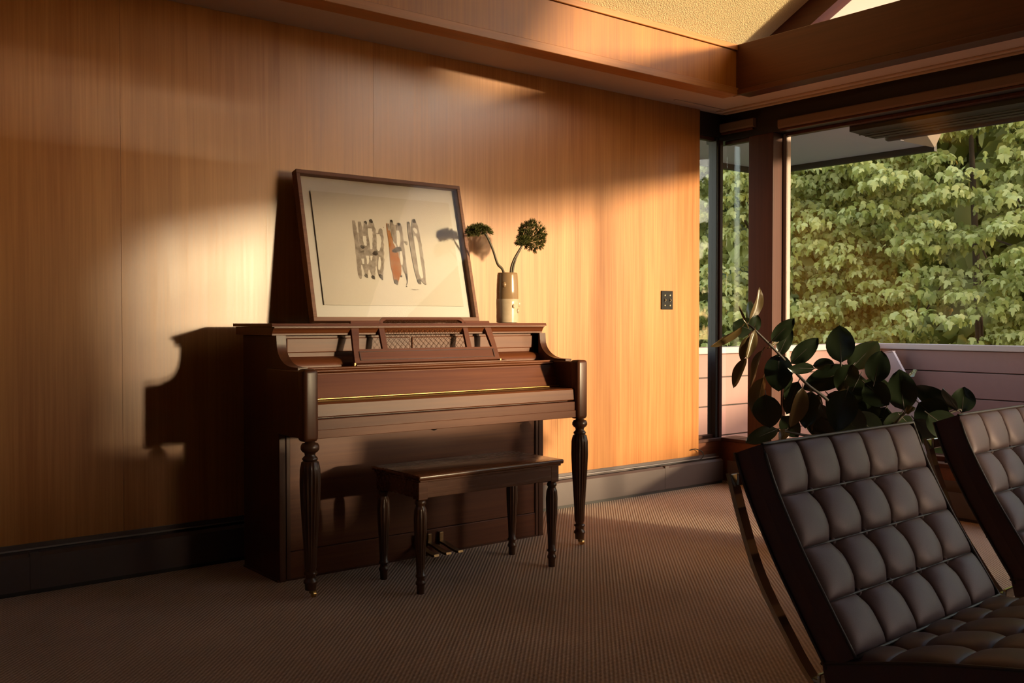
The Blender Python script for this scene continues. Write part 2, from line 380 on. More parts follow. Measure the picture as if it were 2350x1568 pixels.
window('window_1', 'narrow tall pane beside the veneer wall end', (4.952, XW-0.045, D+0.062, D+0.068, 0.29, 2.31),
       [(4.952, XW-0.045, D+0.045, D+0.085, 2.285, 2.31), (4.952, XW-0.045, D+0.045, D+0.085, 0.29, 0.31)])
window('window_2', 'narrow pane between the corner mullion and the timber post', (XW+0.05, XW+0.056, 4.02, D+0.02, 0.29, 2.285),
       [(XW+0.03, XW+0.075, 4.02, D+0.02, 2.262, 2.285)])
window('window_3', 'large picture window looking out on leafy trees', (XW+0.11, XW+0.116, 1.02, 3.80, 0.29, 2.285),
       [(XW+0.09, XW+0.14, 1.02, 3.80, 2.266, 2.285), (XW+0.09, XW+0.14, 0.98, 1.02, 0.29, 2.285), (XW+0.09, XW+0.14, 1.02, 3.80, 0.29, 0.315)])
window('window_4', 'large window further along the window wall', (XW+0.11, XW+0.116, -1.2, 0.98, 0.29, 2.285),
       [(XW+0.09, XW+0.14, -1.24, -1.2, 0.29, 2.285)])
window('window_5', 'high window above the added sun-blocking wall', (XW+0.11, XW+0.116, -6.0, -1.24, 1.22, 2.285), [(XW+0.09, XW+0.14, -6.0, -1.24, 2.25, 2.285)])

# ---- outside: balcony rails, deck, eave, lawn
struct(MB().box(XW+0.16, 7.5, -9, 5.0, -0.15, -0.05).build('balcony_floor', M['deck']))
RYL, RXR, RTOP = 4.52, 7.56, 0.888
def rail(name, label, axis, cap_mat):
    r = sempty(name, (RXR, RYL, 0) if axis == 'x' else (RXR, 0, 0), label)
    zs = [0.842, 0.672, 0.466, 0.250, 0.03, -0.15]
    for z1, z0 in zip(zs[:-1], zs[1:]):
        if axis == 'x': MB().box(4.6, RXR, RYL, RYL+0.04, z0+0.004, z1-0.004, 0.003, 1).build('board', M['siding'], r)
        else: MB().box(RXR, RXR+0.04, -9, RYL+0.04, z0+0.004, z1-0.004, 0.003, 1).build('board', M['siding'], r)
    if axis == 'x':
        MB().box(4.6, RXR, RYL+0.02, RYL+0.06, -0.15, 0.84).build('core', M['eave_edge'], r)
        MB().box(4.6, RXR-0.03, RYL-0.03, RYL+0.09, 0.842, RTOP, 0.004, 1).build('cap', cap_mat, r)
    else:
        MB().box(RXR+0.02, RXR+0.06, -9, RYL+0.06, -0.15, 0.84).build('core', M['eave_edge'], r)
        MB().box(RXR-0.03, RXR+0.09, -9, RYL+0.09, 0.842, RTOP, 0.004, 1).build('cap', cap_mat, r)
rail('balcony_rail_left', 'sunlit pink board balcony rail beyond the corner panes', 'x', M['cap'])
rail('balcony_rail_right', 'shaded dark red board balcony rail beyond the big window', 'y', M['cap'])
ev = sempty('roof_eave', (6, 4.5, 2.4), 'grey painted roof eave seen through the window')
EZ = 2.40
MB().extr([(4.6, D+0.18), (XW+0.165, D+0.18), (XW+0.165, 2.9), (6.0, 2.9), (6.3, 3.46), (6.62, 3.80), (7.04, 3.78), (7.05, 5.27), (4.6, 5.30)], EZ, EZ+0.02, 'z').build('soffit_board', M['eave'], ev)
MB().box(4.6, 7.09, 5.27, 5.31, EZ-0.045, EZ+0.16).build('edge_board', M['eave_edge'], ev)
MB().box(7.05, 7.09, 3.74, 5.31, EZ-0.045, EZ+0.16).build('edge_board', M['eave_edge'], ev)
MB().loops([[(6.60, 3.83, EZ+0.006), (7.07, 3.745, EZ-0.02), (6.66, 3.44, EZ+0.08), (6.2, 3.44, EZ+0.08)],
            [(6.60, 3.83, EZ+0.03), (7.07, 3.745, EZ+0.03), (6.66, 3.44, EZ+0.12), (6.2, 3.44, EZ+0.12)]]).build('prow_board', M['pale'], ev)
MB().extr([(4.5, D+0.2), (5.75, D+0.2), (5.75, 3.9), (7.09, 3.74), (7.09, 5.31), (4.5, 5.31)], EZ+0.16, EZ+0.2, 'z').build('roof_deck', M['eave_edge'], ev)
MB().box(XW+0.16, 6.6, -8.4, -0.6, 2.64, 2.70).build('sky_block_overhang', M['eave'], ev)  # slab added out of view, keeps high sky light off the far window
struct(MB().box(-60, 60, -60, 60, -3.3, -3.2).build('lawn', M['grass']))

# ================================================================== THINGS
# ---- baseboard heaters
def heater(name, label, x0, x1):
    h = thing(name, label, 'heater', ((x0+x1)/2, D-0.03, 0))
    MB().box(x0, x1, D-0.008, D-0.0005, 0.01, 0.190).build('back_plate', M['heater'], h)
    MB().extr([(D-0.009, 0.170), (D-0.030, 0.176), (D-0.032, 0.170), (D-0.009, 0.163)], x0, x1).build('damper', M['heater_rim'], h)
    MB().box(x0, x1, D-0.055, D-0.012, 0.02, 0.140).build('core', M['heater_dark'], h)
    MB().extr([(D-0.068, 0.018), (D-0.064, 0.018), (D-0.064, 0.144), (D-0.050, 0.156), (D-0.050, 0.161), (D-0.068, 0.149)], x0, x1).build('front_panel', M['heater'], h)
    MB().box(x0, x1, D-0.060, D-0.020, 0.0, 0.018).build('foot', M['heater_dark'], h)
    for x in np.arange(x0+0.35, x1-0.1, 1.22):
        MB().box(x-0.018, x+0.018, D-0.0695, D-0.046, 0.02, 0.163, 0.001, 1).build('joint_cover', M['heater'], h)
    return h
heater('baseboard_heater', 'long low baseboard heater running along the veneer wall behind the piano', -3.1, 5.12)
h = thing('baseboard_heater', 'dark baseboard heater under the windows behind the plant', 'heater', (XW-0.03, 1.5, 0))
MB().box(XW-0.008, XW-0.0005, -1.1, D-0.09, 0.01, 0.20).build('back_plate', M['heater'], h)
MB().box(XW-0.068, XW-0.062, -1.1, D-0.09, 0.018, 0.15).build('front_panel', M['heater'], h)
MB().box(XW-0.055, XW-0.012, -1.1, D-0.09, 0.0, 0.14).build('core', M['heater_dark'], h)
# ---- thin cable by the wall end
tag(MB().tube(smooth_path([(4.86, D-0.004, 0.232), (4.90, D-0.018, 0.238), (4.945, D-0.035, 0.218), (4.95, D-0.04, 0.190), (4.92, D-0.042, 0.172), (4.87, D-0.04, 0.170), (4.70, D-0.04, 0.170), (4.3, D-0.045, 0.168)]), 0.0032, 6)
    .build('cable', M['iron'], smooth=60), 'thin dark cable looping from the wall end onto the heater', 'cable')
# ---- black wall plate
wp = thing('wall_plate', 'small black control plate with brass screws on the veneer wall', 'wall plate', (4.635, D, 1.15))
MB().box(4.582, 4.688, D-0.007, D, 1.150, 1.268, 0.002, 2).build('plate', M['black'], wp)
for x in (4.612, 4.660):
    for z in (1.175, 1.240):
        MB().lathe([(D-0.0095, 0.0005), (D-0.0095, 0.0050), (D-0.0065, 0.0056)], x, z, 12, axis='y').build('screw', M['chrome'], wp, 40)
    MB().box(x-0.007, x+0.007, D-0.011, D-0.006, 1.196, 1.220, 0.002, 1).build('button', M['heater_dark'], wp)
    MB().box(x-0.004, x+0.004, D-0.017, D-0.010, 1.205, 1.214, 0.0015, 1).build('toggle', M['old_brass'], wp)
# ---- roller shades under the header
for (y0, y1, lab) in ((3.965, 4.245, 'short brown roller shade between the corner mullion and the post'), (1.0, 3.775, 'long brown roller shade rolled up above the big window')):
    rs = thing('roller_shade', lab, 'roller shade', (XW-0.02, (y0+y1)/2, 2.29), 'roller shades under the header')
    z0 = 2.338 if y0 > 3.9 else 2.294
    zr = 0.058
    prof = [(XW-0.028, z0+0.012), (XW-0.022, z0+0.002), (XW-0.010, z0), (XW+0.004, z0), (XW+0.004, z0+zr), (XW-0.024, z0+zr), (XW-0.028, z0+zr-0.006)]
    MB().extr(prof, y0, y1, 'y').build('valance', M['valance'], rs)
    MB().box(XW-0.020, XW+0.003, y0+0.01, y1-0.01, z0-0.014, z0-0.001, 0.002, 1).build('hem_bar', M['beam'], rs)
# ---- awning folded under the eave outside the window
aw = thing('awning', 'dark folded awning hanging outside above the big window', 'awning', (5.5, 1.5, 2.22))
MB().extr([(XW+0.145, 2.236), (5.63, 2.224), (5.63, 2.284), (XW+0.145, 2.284)], -2.0, 3.375, 'y').build('folded_cover', M['awning'], aw)
for k in range(3):
    x = 5.44+k*0.07
    MB().box(x-0.004, x+0.004, -2.0, 3.368, 2.2225, 2.2275, 0.001, 1).build('rib', M['iron'], aw)
MB().lathe([(-2.0, 0.022), (3.33, 0.022), (3.352, 0.020), (3.366, 0.012), (3.37, 0.003)], 5.74, 2.238, 16, axis='y').build('front_bar', M['iron'], aw, 40)
MB().box(5.60, 5.745, 3.0, 3.03, 2.235, 2.255).build('bracket', M['iron'], aw)
MB().box(5.60, 5.745, 0.0, 0.03, 2.235, 2.255).build('bracket', M['iron'], aw)
# ---- pale grey board for an unidentified pale shape in the balcony corner
gp = thing('slanted_panel', 'pale grey slanted panel standing inside the balcony corner', 'flat_panel', (7.40, 4.1, -0.05))
MB().extr([(4.42, 0.80), (4.26, 0.825), (3.95, 0.30), (3.95, -0.05), (4.42, -0.05)], 7.40, 7.43).build('board', M['greyboard'], gp)
MB().extr([(4.425, 0.80), (4.26, 0.825), (4.262, 0.832), (4.425, 0.807)], 7.39, 7.44).build('edge_strip', M['cap'], gp)

# ---- PIANO
px0, px1 = 1.735, 3.160
pn = thing('upright_piano', 'dark walnut console piano with closed fallboard and lattice music desk', 'piano', (2.45, 3.72, 0))
for x0, x1 in ((px0, px0+0.03), (px1-0.03, px1)):
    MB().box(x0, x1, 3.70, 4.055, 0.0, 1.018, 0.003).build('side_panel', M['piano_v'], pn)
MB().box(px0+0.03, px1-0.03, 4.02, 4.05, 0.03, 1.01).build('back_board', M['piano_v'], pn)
# lid
lid = MB().extr([(3.664, 1.056), (3.668, 1.067), (4.06, 1.067), (4.06, 1.054), (3.664, 1.054)], 1.692, 3.150).build('lid', M['piano'], pn)
cove = [(3.668, 1.053), (3.668, 1.049), (3.676, 1.046), (3.683, 1.038), (3.687, 1.030), (3.690, 1.026), (3.690, 1.019), (4.055, 1.019), (4.055, 1.053)]
MB().extr(cove, 1.703, 3.142).build('cornice_moulding', M['piano'], lid)
# upper panel with raised fields and cushion moulding below
up_ = MB().box(px0+0.03, px1-0.03, 3.742, 3.762, 0.925, 1.019).build('upper_panel', M['piano'], pn)
for a, b in ((1.788, 2.395), (2.405, 3.118)):
    MB().box(a, b, 3.735, 3.744, 0.944, 1.006, 0.004, 2).build('raised_field', M['piano'], up_)
q = [(3.742, 0.927)]+[(3.742-0.055*math.sin(t), 0.884+0.040*math.cos(t)) for t in np.linspace(0.1, 1.5, 9)]+[(3.687, 0.880), (3.742, 0.880)]
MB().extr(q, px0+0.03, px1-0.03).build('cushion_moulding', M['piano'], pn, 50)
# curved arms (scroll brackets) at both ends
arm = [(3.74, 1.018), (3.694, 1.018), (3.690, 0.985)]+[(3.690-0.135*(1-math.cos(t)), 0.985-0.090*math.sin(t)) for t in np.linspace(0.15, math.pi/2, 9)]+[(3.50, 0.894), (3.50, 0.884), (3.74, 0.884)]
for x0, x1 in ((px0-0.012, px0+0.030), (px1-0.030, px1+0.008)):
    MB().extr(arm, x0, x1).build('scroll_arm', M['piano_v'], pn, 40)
# top shelf in front of the upper panel with reeded edge
MB().box(px0+0.01, px1-0.01, 3.590, 3.76, 0.868, 0.884, 0.003).build('shelf', M['piano'], pn)
for z, y in ((0.864, 3.584), (0.876, 3.579), (0.886, 3.586)):
    MB().lathe([(px0+0.025, 0.0055), (px1-0.02, 0.0055)], y, z-0.003, 8, axis='x').build('reed_moulding', M['piano'], pn, 60)
# fallboard and key lid
MB().extr([(3.580, 0.862), (3.544, 0.764), (3.556, 0.760), (3.600, 0.862)], 1.756, 3.140).build('fallboard', M['piano'], pn)
MB().lathe([(1.758, 0.0042), (3.138, 0.0042)], 3.535, 0.763, 10, axis='x').build('brass_hinge', M['brass'], pn, 60)
MB().extr([(3.540, 0.758), (3.418, 0.758), (3.412, 0.752), (3.408, 0.706), (3.412, 0.702), (3.54, 0.702)], 1.756, 3.115).build('key_lid', M['piano'], pn, 30)
ks = MB().box(1.750, 3.115, 3.404, 3.45, 0.621, 0.696, 0.003).build('key_slip', M['piano'], pn)
MB().box(1.750, 3.115, 3.399, 3.405, 0.621, 0.655, 0.0015, 1).build('lower_rail', M['piano'], ks)
MB().box(1.74, 3.12, 3.44, 3.74, 0.622, 0.70).build('key_bed', M['piano_v'], pn)
# cheeks and front posts
for xa, xb, xc in ((1.700, 1.742, 1.722), (3.118, 3.160, 3.138)):
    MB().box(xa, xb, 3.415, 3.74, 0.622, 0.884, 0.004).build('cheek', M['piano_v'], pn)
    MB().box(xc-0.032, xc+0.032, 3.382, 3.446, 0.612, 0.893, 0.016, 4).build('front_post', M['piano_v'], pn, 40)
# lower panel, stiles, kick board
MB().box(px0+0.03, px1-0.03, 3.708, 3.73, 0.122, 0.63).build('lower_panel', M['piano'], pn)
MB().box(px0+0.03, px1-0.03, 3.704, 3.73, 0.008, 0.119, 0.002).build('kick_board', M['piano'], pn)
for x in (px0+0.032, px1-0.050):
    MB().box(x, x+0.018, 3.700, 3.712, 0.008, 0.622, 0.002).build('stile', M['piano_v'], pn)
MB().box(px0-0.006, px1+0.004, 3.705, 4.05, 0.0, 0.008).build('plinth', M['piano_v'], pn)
# turned legs with casters
leg_prof = [(0.615, 0.018), (0.606, 0.020), (0.602, 0.031), (0.592, 0.036), (0.580, 0.036), (0.571, 0.030), (0.566, 0.022), (0.556, 0.020), (0.550, 0.026), (0.545, 0.030), (0.540, 0.030), (0.535, 0.026), (0.53, 0.0335),
            (0.50, 0.0395), (0.44, 0.0405), (0.36, 0.037), (0.27, 0.031), (0.18, 0.026), (0.118, 0.0235), (0.112, 0.0205), (0.105, 0.0195), (0.101, 0.026), (0.094, 0.0265), (0.089, 0.021), (0.075, 0.020), (0.068, 0.027), (0.060, 0.0275), (0.055, 0.023), (0.032, 0.0215), (0.030, 0.017)]
for lx in (1.737, 3.157):
    lg = MB().lathe(leg_prof, lx, 3.428, 64, flute=(0.12, 0.528), nfl=16).build('leg', M['leg'], pn, 60)
    MB().lathe([(lx+0.004, 0.002), (lx+0.004, 0.0135), (lx+0.016, 0.0135), (lx+0.016, 0.002)], 3.424, 0.0145, 16, axis='x').build('caster', M['brass'], lg, 40)
    MB().box(lx-0.003, lx+0.022, 3.419, 3.438, 0.016, 0.031, 0.002).build('caster_fork', M['old_brass'], lg)
# small knob and brackets under the key bed
MB().lathe([(0.622, 0.018), (0.606, 0.018), (0.598, 0.013), (0.594, 0.004)], 2.405, 3.56, 16).build('under_knob', M['iron'], pn, 50)
for x in (1.79, 3.02):
    MB().box(x, x+0.045, 3.46, 3.48, 0.614, 0.622).build('bracket', M['iron'], pn)
# pedals
for x in (2.402, 2.467, 2.532):
    pd = MB().bar(smooth_path([(x, 3.715, 0.060), (x, 3.66, 0.058), (x, 3.60, 0.046), (x, 3.555, 0.040), (x, 3.535, 0.043)], 4), 0.026, 0.010).build('pedal', M['old_brass'], pn, 50)
    MB().box(x-0.011, x+0.011, 3.685, 3.706, 0.045, 0.105, 0.003).build('pedal_collar', M['old_brass'], pd)
# music desk (leans back)
A0, A1 = Vector((0, 3.630, 0.896)), Vector((0, 3.700, 1.092)); dv = (A1-A0)
desk_ang = math.atan2(dv.y, dv.z); DL = dv.length
md = MB()
def deskpt(x, s, off=0.0):     # s in 0..1 up the desk; off towards the player
    n = Vector((0, -math.cos(desk_ang), math.sin(desk_ang)))
    p = A0+dv*s+n*off; return Vector((x, p.y, p.z))
def deskpoly(mb, pts, th=0.014, off=0.0):
    return mb.loops([[deskpt(x, s, off+th/2) for x, s in pts], [deskpt(x, s, off-th/2) for x, s in pts]])
deskpoly(md, [(2.048, 0.0), (2.825, 0.0), (2.821, 0.30), (2.052, 0.30)])
for a in ([(2.052, 0.30), (2.080, 0.30), (2.098, 0.82), (2.062, 0.915)], [(2.821, 0.30), (2.793, 0.30), (2.772, 0.82), (2.808, 0.915)]):
    deskpoly(md, a)
deskpoly(md, [(2.098, 0.82), (2.213, 0.82), (2.206, 0.915), (2.062, 0.915)]); deskpoly(md, [(2.772, 0.82), (2.657, 0.82), (2.664, 0.915), (2.808, 0.915)])
deskpoly(md, [(2.196, 0.30), (2.222, 0.30), (2.222, 0.90), (2.206, 0.915), (2.196, 0.80)]); deskpoly(md, [(2.674, 0.30), (2.648, 0.30), (2.648, 0.90), (2.664, 0.915), (2.674, 0.80)])
deskpoly(md, [(2.206, 0.915), (2.222, 0.90), (2.240, 0.945), (2.630, 0.945), (2.648, 0.90), (2.664, 0.915), (2.645, 1.0), (2.225, 1.0)])
dk = md.build('music_desk', M['piano'], pn)
rim = MB()
for pts in ([(2.075, 0.055), (2.797, 0.055), (2.797, 0.070), (2.075, 0.070)], [(2.075, 0.235), (2.797, 0.235), (2.797, 0.250), (2.075, 0.250)],
            [(2.075, 0.055), (2.080, 0.055), (2.080, 0.25), (2.075, 0.25)], [(2.792, 0.055), (2.797, 0.055), (2.797, 0.25), (2.792, 0.25)]):
    deskpoly(rim, pts, 0.005, 0.008)
rim.build('desk_beading', M['leg'], dk)
lat = MB(); step = 0.0275; xa, xb, sa, sb = 2.222, 2.648, 0.30, 0.945
hh = (sb-sa)*DL
k = xa-hh
while k < xb:
    for sg in (1, -1):
        # line x = k + t (t = height along desk) or its mirror
        pts = []
        for t in (0, hh):
            x = k+t if sg == 1 else k+hh-t
            pts.append((x, t))
        (x0_, t0_), (x1_, t1_) = pts
        def clip(x, x0_=x0_, t0_=t0_, x1_=x1_, t1_=t1_): return t0_+(t1_-t0_)*(x-x0_)/(x1_-x0_)
        ca, cb = max(min(x0_, x1_), xa), min(max(x0_, x1_), xb)
        if cb-ca > 0.005:
            p, q_ = deskpt(ca, sa+clip(ca)/DL, 0.001*sg), deskpt(cb, sa+clip(cb)/DL, 0.001*sg)
            lat.tube([p, q_], 0.0009, 4)
    k += step
lat.build('lattice', M['leg'], dk)
MB().box(2.043, 2.050, 3.620, 3.630, 0.886, 0.900).build('desk_hinge', M['old_brass'], dk)
MB().box(2.823, 2.830, 3.620, 3.630, 0.886, 0.900).build('desk_hinge', M['old_brass'], dk)
MB().extr([(3.612, 0.884), (3.612, 0.892), (3.66, 0.897), (3.66, 0.884)], 2.05, 2.86).build('desk_ledge', M['piano'], dk)

# ---- BENCH
bn = thing('piano_bench', 'dark walnut piano bench with fluted legs in front of the piano', 'bench', (2.45, 3.35, 0))
MB().box(2.068, 2.822, 3.163, 3.530, 0.455, 0.474, 0.006, 3).build('seat_top', M['bench'], bn, 40)
MB().box(2.078, 2.812, 3.172, 3.520, 0.446, 0.455, 0.002, 1).build('seat_rim', M['bench'], bn)
for x0, x1, y0, y1 in ((2.12, 2.77, 3.186, 3.204), (2.12, 2.77, 3.488, 3.506), (2.080, 2.098, 3.225, 3.47), (2.788, 2.806, 3.225, 3.47)):
    MB().box(x0, x1, y0, y1, 0.380, 0.446, 0.002, 1).build('apron', M['bench'], bn)
bl_prof = [(0.374, 0.016), (0.366, 0.021), (0.358, 0.022), (0.352, 0.017), (0.345, 0.0185), (0.338, 0.022), (0.332, 0.024), (0.30, 0.0265), (0.25, 0.0255), (0.18, 0.021), (0.11, 0.0175), (0.078, 0.0165), (0.074, 0.020), (0.068, 0.0205), (0.063, 0.0155), (0.052, 0.0165), (0.046, 0.020), (0.038, 0.020), (0.034, 0.0165), (0.0, 0.0150)]
for x in (2.102, 2.788):
    for y in (3.207, 3.486):
        lg = MB().lathe(bl_prof, x, y, 48, flute=(0.08, 0.334), nfl=12).build('leg', M['leg'], bn, 60)
        MB().box(x-0.022, x+0.022, y-0.022, y+0.022, 0.374, 0.446, 0.002, 1).build('leg_block', M['bench'], lg)

# ---- PICTURE leaning on the wall
PW, PH, PD = 0.925, 0.722, 0.045
pf = thing('framed_picture', 'framed abstract ink drawing leaning on the wall above the piano', 'picture', (2.025, 3.952, 1.0782))
lean = math.asin((4.125-3.952)/PH)
pf.rotation_euler = (-lean, 0, 0)
fw_ = 0.019
for bx in ((0, PW, 0, PD, 0, fw_), (0, PW, 0, PD, PH-fw_, PH), (0, fw_, 0, PD, fw_, PH-fw_), (PW-fw_, PW, 0, PD, fw_, PH-fw_)):
    MB().box(*bx, 0.0012, 1).build('frame_rail', M['frame'], pf, local=True)
MB().box(fw_, PW-fw_, 0.034, 0.040, fw_, PH-fw_).build('backing', M['mat'], pf, local=True)
sheet = MB().box(0.075, 0.858, 0.0255, 0.0275, 0.082, 0.632).build('paper_sheet', M['paper'], pf, local=True)
MB().box(0.085, 0.848, 0.0275, 0.034, 0.092, 0.622).build('spacer', M['mat'], sheet, local=True)
MB().box(fw_, PW-fw_, 0.004, 0.0062, fw_, PH-fw_).build('glass_pane', M['picglass'], pf, local=True)
# ink strokes: flat brush marks on the sheet (coordinates from the drawing, left-bottom origin of the picture)
def inkmat(name, col, alpha, sc=40):
    m, n, l, b = newmat(name); b.inputs['Base Color'].default_value = (*col, 1); b.inputs['Roughness'].default_value = 0.95; b.inputs['Specular IOR Level'].default_value = 0.1
    tc = n.new('ShaderNodeTexCoord'); nz = n.new('ShaderNodeTexNoise'); nz.inputs['Scale'].default_value = sc; nz.inputs['Detail'].default_value = 5
    l.new(tc.outputs['Object'], nz.inputs['Vector']); cr = n.new('ShaderNodeValToRGB')
    cr.color_ramp.elements[0].position = 0.35; cr.color_ramp.elements[1].position = 0.68
    cr.color_ramp.elements[0].color = (*col, 1); cr.color_ramp.elements[1].color = (*[c*(1-alpha)+p*alpha for c, p in zip(col, (0.47, 0.425, 0.365))], 1)
    l.new(nz.outputs['Fac'], cr.inputs['Fac']); l.new(cr.outputs['Color'], b.inputs['Base Color']); return m
M['ink_grey'] = inkmat('ink_grey', (0.17, 0.135, 0.11), 0.45, 38)
M['ink_wash'] = inkmat('ink_wash', (0.27, 0.225, 0.19), 0.45, 26)
M['ink_dark'] = inkmat('ink_dark', (0.035, 0.026, 0.02), 0.25, 60)
M['ink_rust'] = inkmat('ink_rust', (0.24, 0.085, 0.014), 0.2, 30)
M['ink_pale'] = inkmat('ink_pale', (0.52, 0.48, 0.42), 0.3, 30)
def art(u, v):
    """pixel in the 1717x1568 enlargement of the drawing -> picture coordinates in metres"""
    d = FW+RT*((780+u/7.465-1175)/F_PX)-UP*((480+v/7.467-784)/F_PX)
    inv = pf.matrix_basis.inverted(); o_ = inv @ Vector((0, 0, EYE)); d_ = inv.to_3x3() @ d
    t = (0.0254-o_.y)/d_.y; q_ = o_+d_*t; return q_.x, q_.z
layer = [0]
def stroke(pts, mat, name='ink_stroke'):
    """pts: (u, v, half width in px)"""
    layer[0] += 1; yo = 0.0254-0.00006*layer[0]
    P = [Vector((*art(u, v), w_*0.00028*(0.85 if mat == 'ink_pale' else 1.15))) for u, v, w_ in pts]
    P = smooth_path(P, 5); bm = bmesh.new(); L = []; Rr = []
    for i, p in enumerate(P):
        t = P[min(i+1, len(P)-1)]-P[max(i-1, 0)]; t.z = 0; t.normalize(); nrm = Vector((-t.y, t.x, 0))*max(p.z, 0.0004)
        wob = 1+0.12*math.sin(i*2.1+u0_())
        L.append(bm.verts.new((p.x+nrm.x*wob, yo, p.y+nrm.y*wob))); Rr.append(bm.verts.new((p.x-nrm.x, yo, p.y-nrm.y)))
    for i in range(len(P)-1): bm.faces.new((L[i], L[i+1], Rr[i+1], Rr[i]))
    me = bpy.data.meshes.new(name); bm.to_mesh(me); bm.free()
    return link(name, me, M[mat], sheet, None, True)
def u0_(): return layer[0]*1.7
G, K_, O, W_ = 'ink_grey', 'ink_dark', 'ink_rust', 'ink_pale'
for pts, mt_ in [
    ([(360, 420, 60), (350, 560, 80), (360, 760, 90), (360, 900, 60)], 'ink_wash'), ([(500, 300, 80), (510, 520, 130), (520, 760, 150), (520, 900, 120), (540, 1040, 70)], 'ink_wash'),
    ([(680, 420, 66), (680, 640, 72), (685, 860, 74), (695, 1060, 56)], 'ink_wash'), ([(1000, 280, 70), (1010, 480, 80), (1050, 720, 66), (1090, 940, 50), (1120, 1090, 34)], 'ink_wash'),
    ([(1235, 300, 70), (1275, 560, 100), (1320, 820, 100), (1365, 1060, 90), (1400, 1200, 70)], 'ink_wash'),
    ([(230, 195, 22), (250, 320, 32), (285, 560, 34), (310, 760, 36), (325, 960, 34), (345, 1120, 34), (355, 1195, 14)], G),
    ([(330, 215, 24), (350, 330, 36), (372, 520, 42), (372, 700, 50), (360, 850, 50), (372, 960, 30)], G),
    ([(432, 215, 26), (440, 330, 40), (425, 520, 60), (430, 720, 70), (430, 900, 60), (450, 1060, 36), (465, 1175, 14)], G),
    ([(530, 190, 24), (540, 330, 66), (545, 520, 74), (545, 760, 80), (545, 930, 62), (565, 1080, 42), (590, 1200, 12)], G),
    ([(695, 355, 30), (690, 520, 52), (690, 760, 58), (690, 960, 54), (700, 1120, 44), (730, 1220, 8)], G),
    ([(510, 330, 44), (520, 420, 54), (530, 560, 34), (540, 690, 26)], W_),
    ([(420, 460, 36), (425, 540, 40), (440, 630, 24)], W_),
    ([(650, 430, 40), (670, 540, 52), (660, 680, 38), (665, 720, 12)], W_),
    ([(470, 800, 34), (480, 880, 26), (475, 945, 12)], W_), ([(540, 795, 28), (535, 880, 14)], W_),
    ([(680, 820, 16), (680, 940, 34), (670, 1040, 18)], W_), ([(390, 850, 34), (400, 940, 20)], W_),
    ([(370, 620, 34), (400, 660, 44), (370, 740, 40), (450, 750, 44), (540, 745, 50), (610, 745, 60), (650, 745, 34)], K_ if False else G),
    ([(360, 620, 18), (385, 650, 28), (420, 640, 14)], K_), ([(560, 775, 14), (600, 760, 36), (645, 745, 28)], K_),
    ([(505, 215, 14), (530, 200, 26), (545, 240, 20)], K_), ([(412, 225, 8), (440, 225, 20), (450, 260, 12)], K_),
    ([(430, 1120, 22), (455, 1150, 24), (475, 1180, 6)], K_), ([(545, 1150, 20), (575, 1175, 26), (600, 1205, 4)], K_),
    ([(665, 1130, 10), (705, 1155, 28), (735, 1215, 4)], K_), ([(665, 370, 8), (700, 355, 22), (720, 420, 14)], G),
    ([(815, 250, 26), (835, 400, 30), (870, 560, 40), (900, 760, 52), (930, 950, 68), (965, 1100, 66), (965, 1200, 50), (975, 1290, 16)], O),
    ([(900, 600, 26), (930, 760, 66), (965, 950, 78), (985, 1080, 72), (1010, 1150, 40)], O),
    ([(878, 200, 22), (895, 300, 34), (930, 480, 40), (975, 580, 40)], G),
    ([(1005, 245, 34), (1020, 380, 52), (1040, 560, 44), (1070, 740, 40), (1090, 900, 34), (1120, 1040, 30), (1135, 1120, 20)], G),
    ([(985, 370, 36), (1000, 480, 46), (1000, 600, 36), (1000, 650, 10)], W_), ([(1040, 720, 18), (1050, 850, 38), (1060, 960, 20)], W_),
    ([(1100, 560, 10), (1140, 580, 22), (1140, 615, 12)], G),
    ([(890, 725, 12), (940, 715, 34), (1000, 690, 38), (1050, 690, 26)], K_),
    ([(860, 215, 6), (880, 205, 20), (895, 235, 12)], K_), ([(985, 240, 8), (1010, 265, 26), (1030, 280, 8)], K_),
    ([(815, 255, 18), (830, 310, 24), (840, 370, 16)], G),
    ([(930, 1220, 14), (960, 1250, 36), (985, 1300, 8)], K_), ([(1135, 1110, 18), (1145, 1180, 12), (1155, 1250, 5), (1140, 1300, 4)], K_), ([(1130, 1325, 8), (1150, 1330, 8)], K_), ([(1040, 1140, 12), (1060, 1165, 16)], K_),
    ([(1168, 220, 20), (1190, 380, 34), (1230, 620, 36), (1270, 860, 36), (1310, 1060, 36), (1345, 1200, 30), (1365, 1290, 12)], G),
    ([(1260, 185, 22), (1280, 300, 56), (1320, 560, 70), (1360, 820, 72), (1395, 1050, 66), (1415, 1180, 56), (1460, 1290, 14)], G),
    ([(1255, 330, 24), (1290, 370, 42), (1300, 420, 22)], W_),
    ([(1280, 465, 22), (1300, 560, 44), (1325, 720, 46), (1350, 900, 44), (1375, 1060, 48), (1395, 1150, 40), (1395, 1190, 14)], W_),
    ([(1240, 225, 14), (1265, 200, 28), (1275, 240, 22)], K_), ([(1155, 230, 10), (1172, 240, 20), (1180, 265, 10)], K_),
    ([(1335, 1210, 22), (1360, 1250, 30), (1385, 1290, 8)], K_), ([(1420, 1200, 24), (1440, 1240, 26), (1475, 1300, 6)], G),
    ([(735, 318, 7), (748, 318, 7)], G),
    ([(1225, 1385, 3), (1240, 1375, 3), (1255, 1392, 3), (1275, 1380, 3), (1295, 1390, 3), (1320, 1378, 3), (1350, 1388, 3)], G)]:
    stroke(pts, mt_)

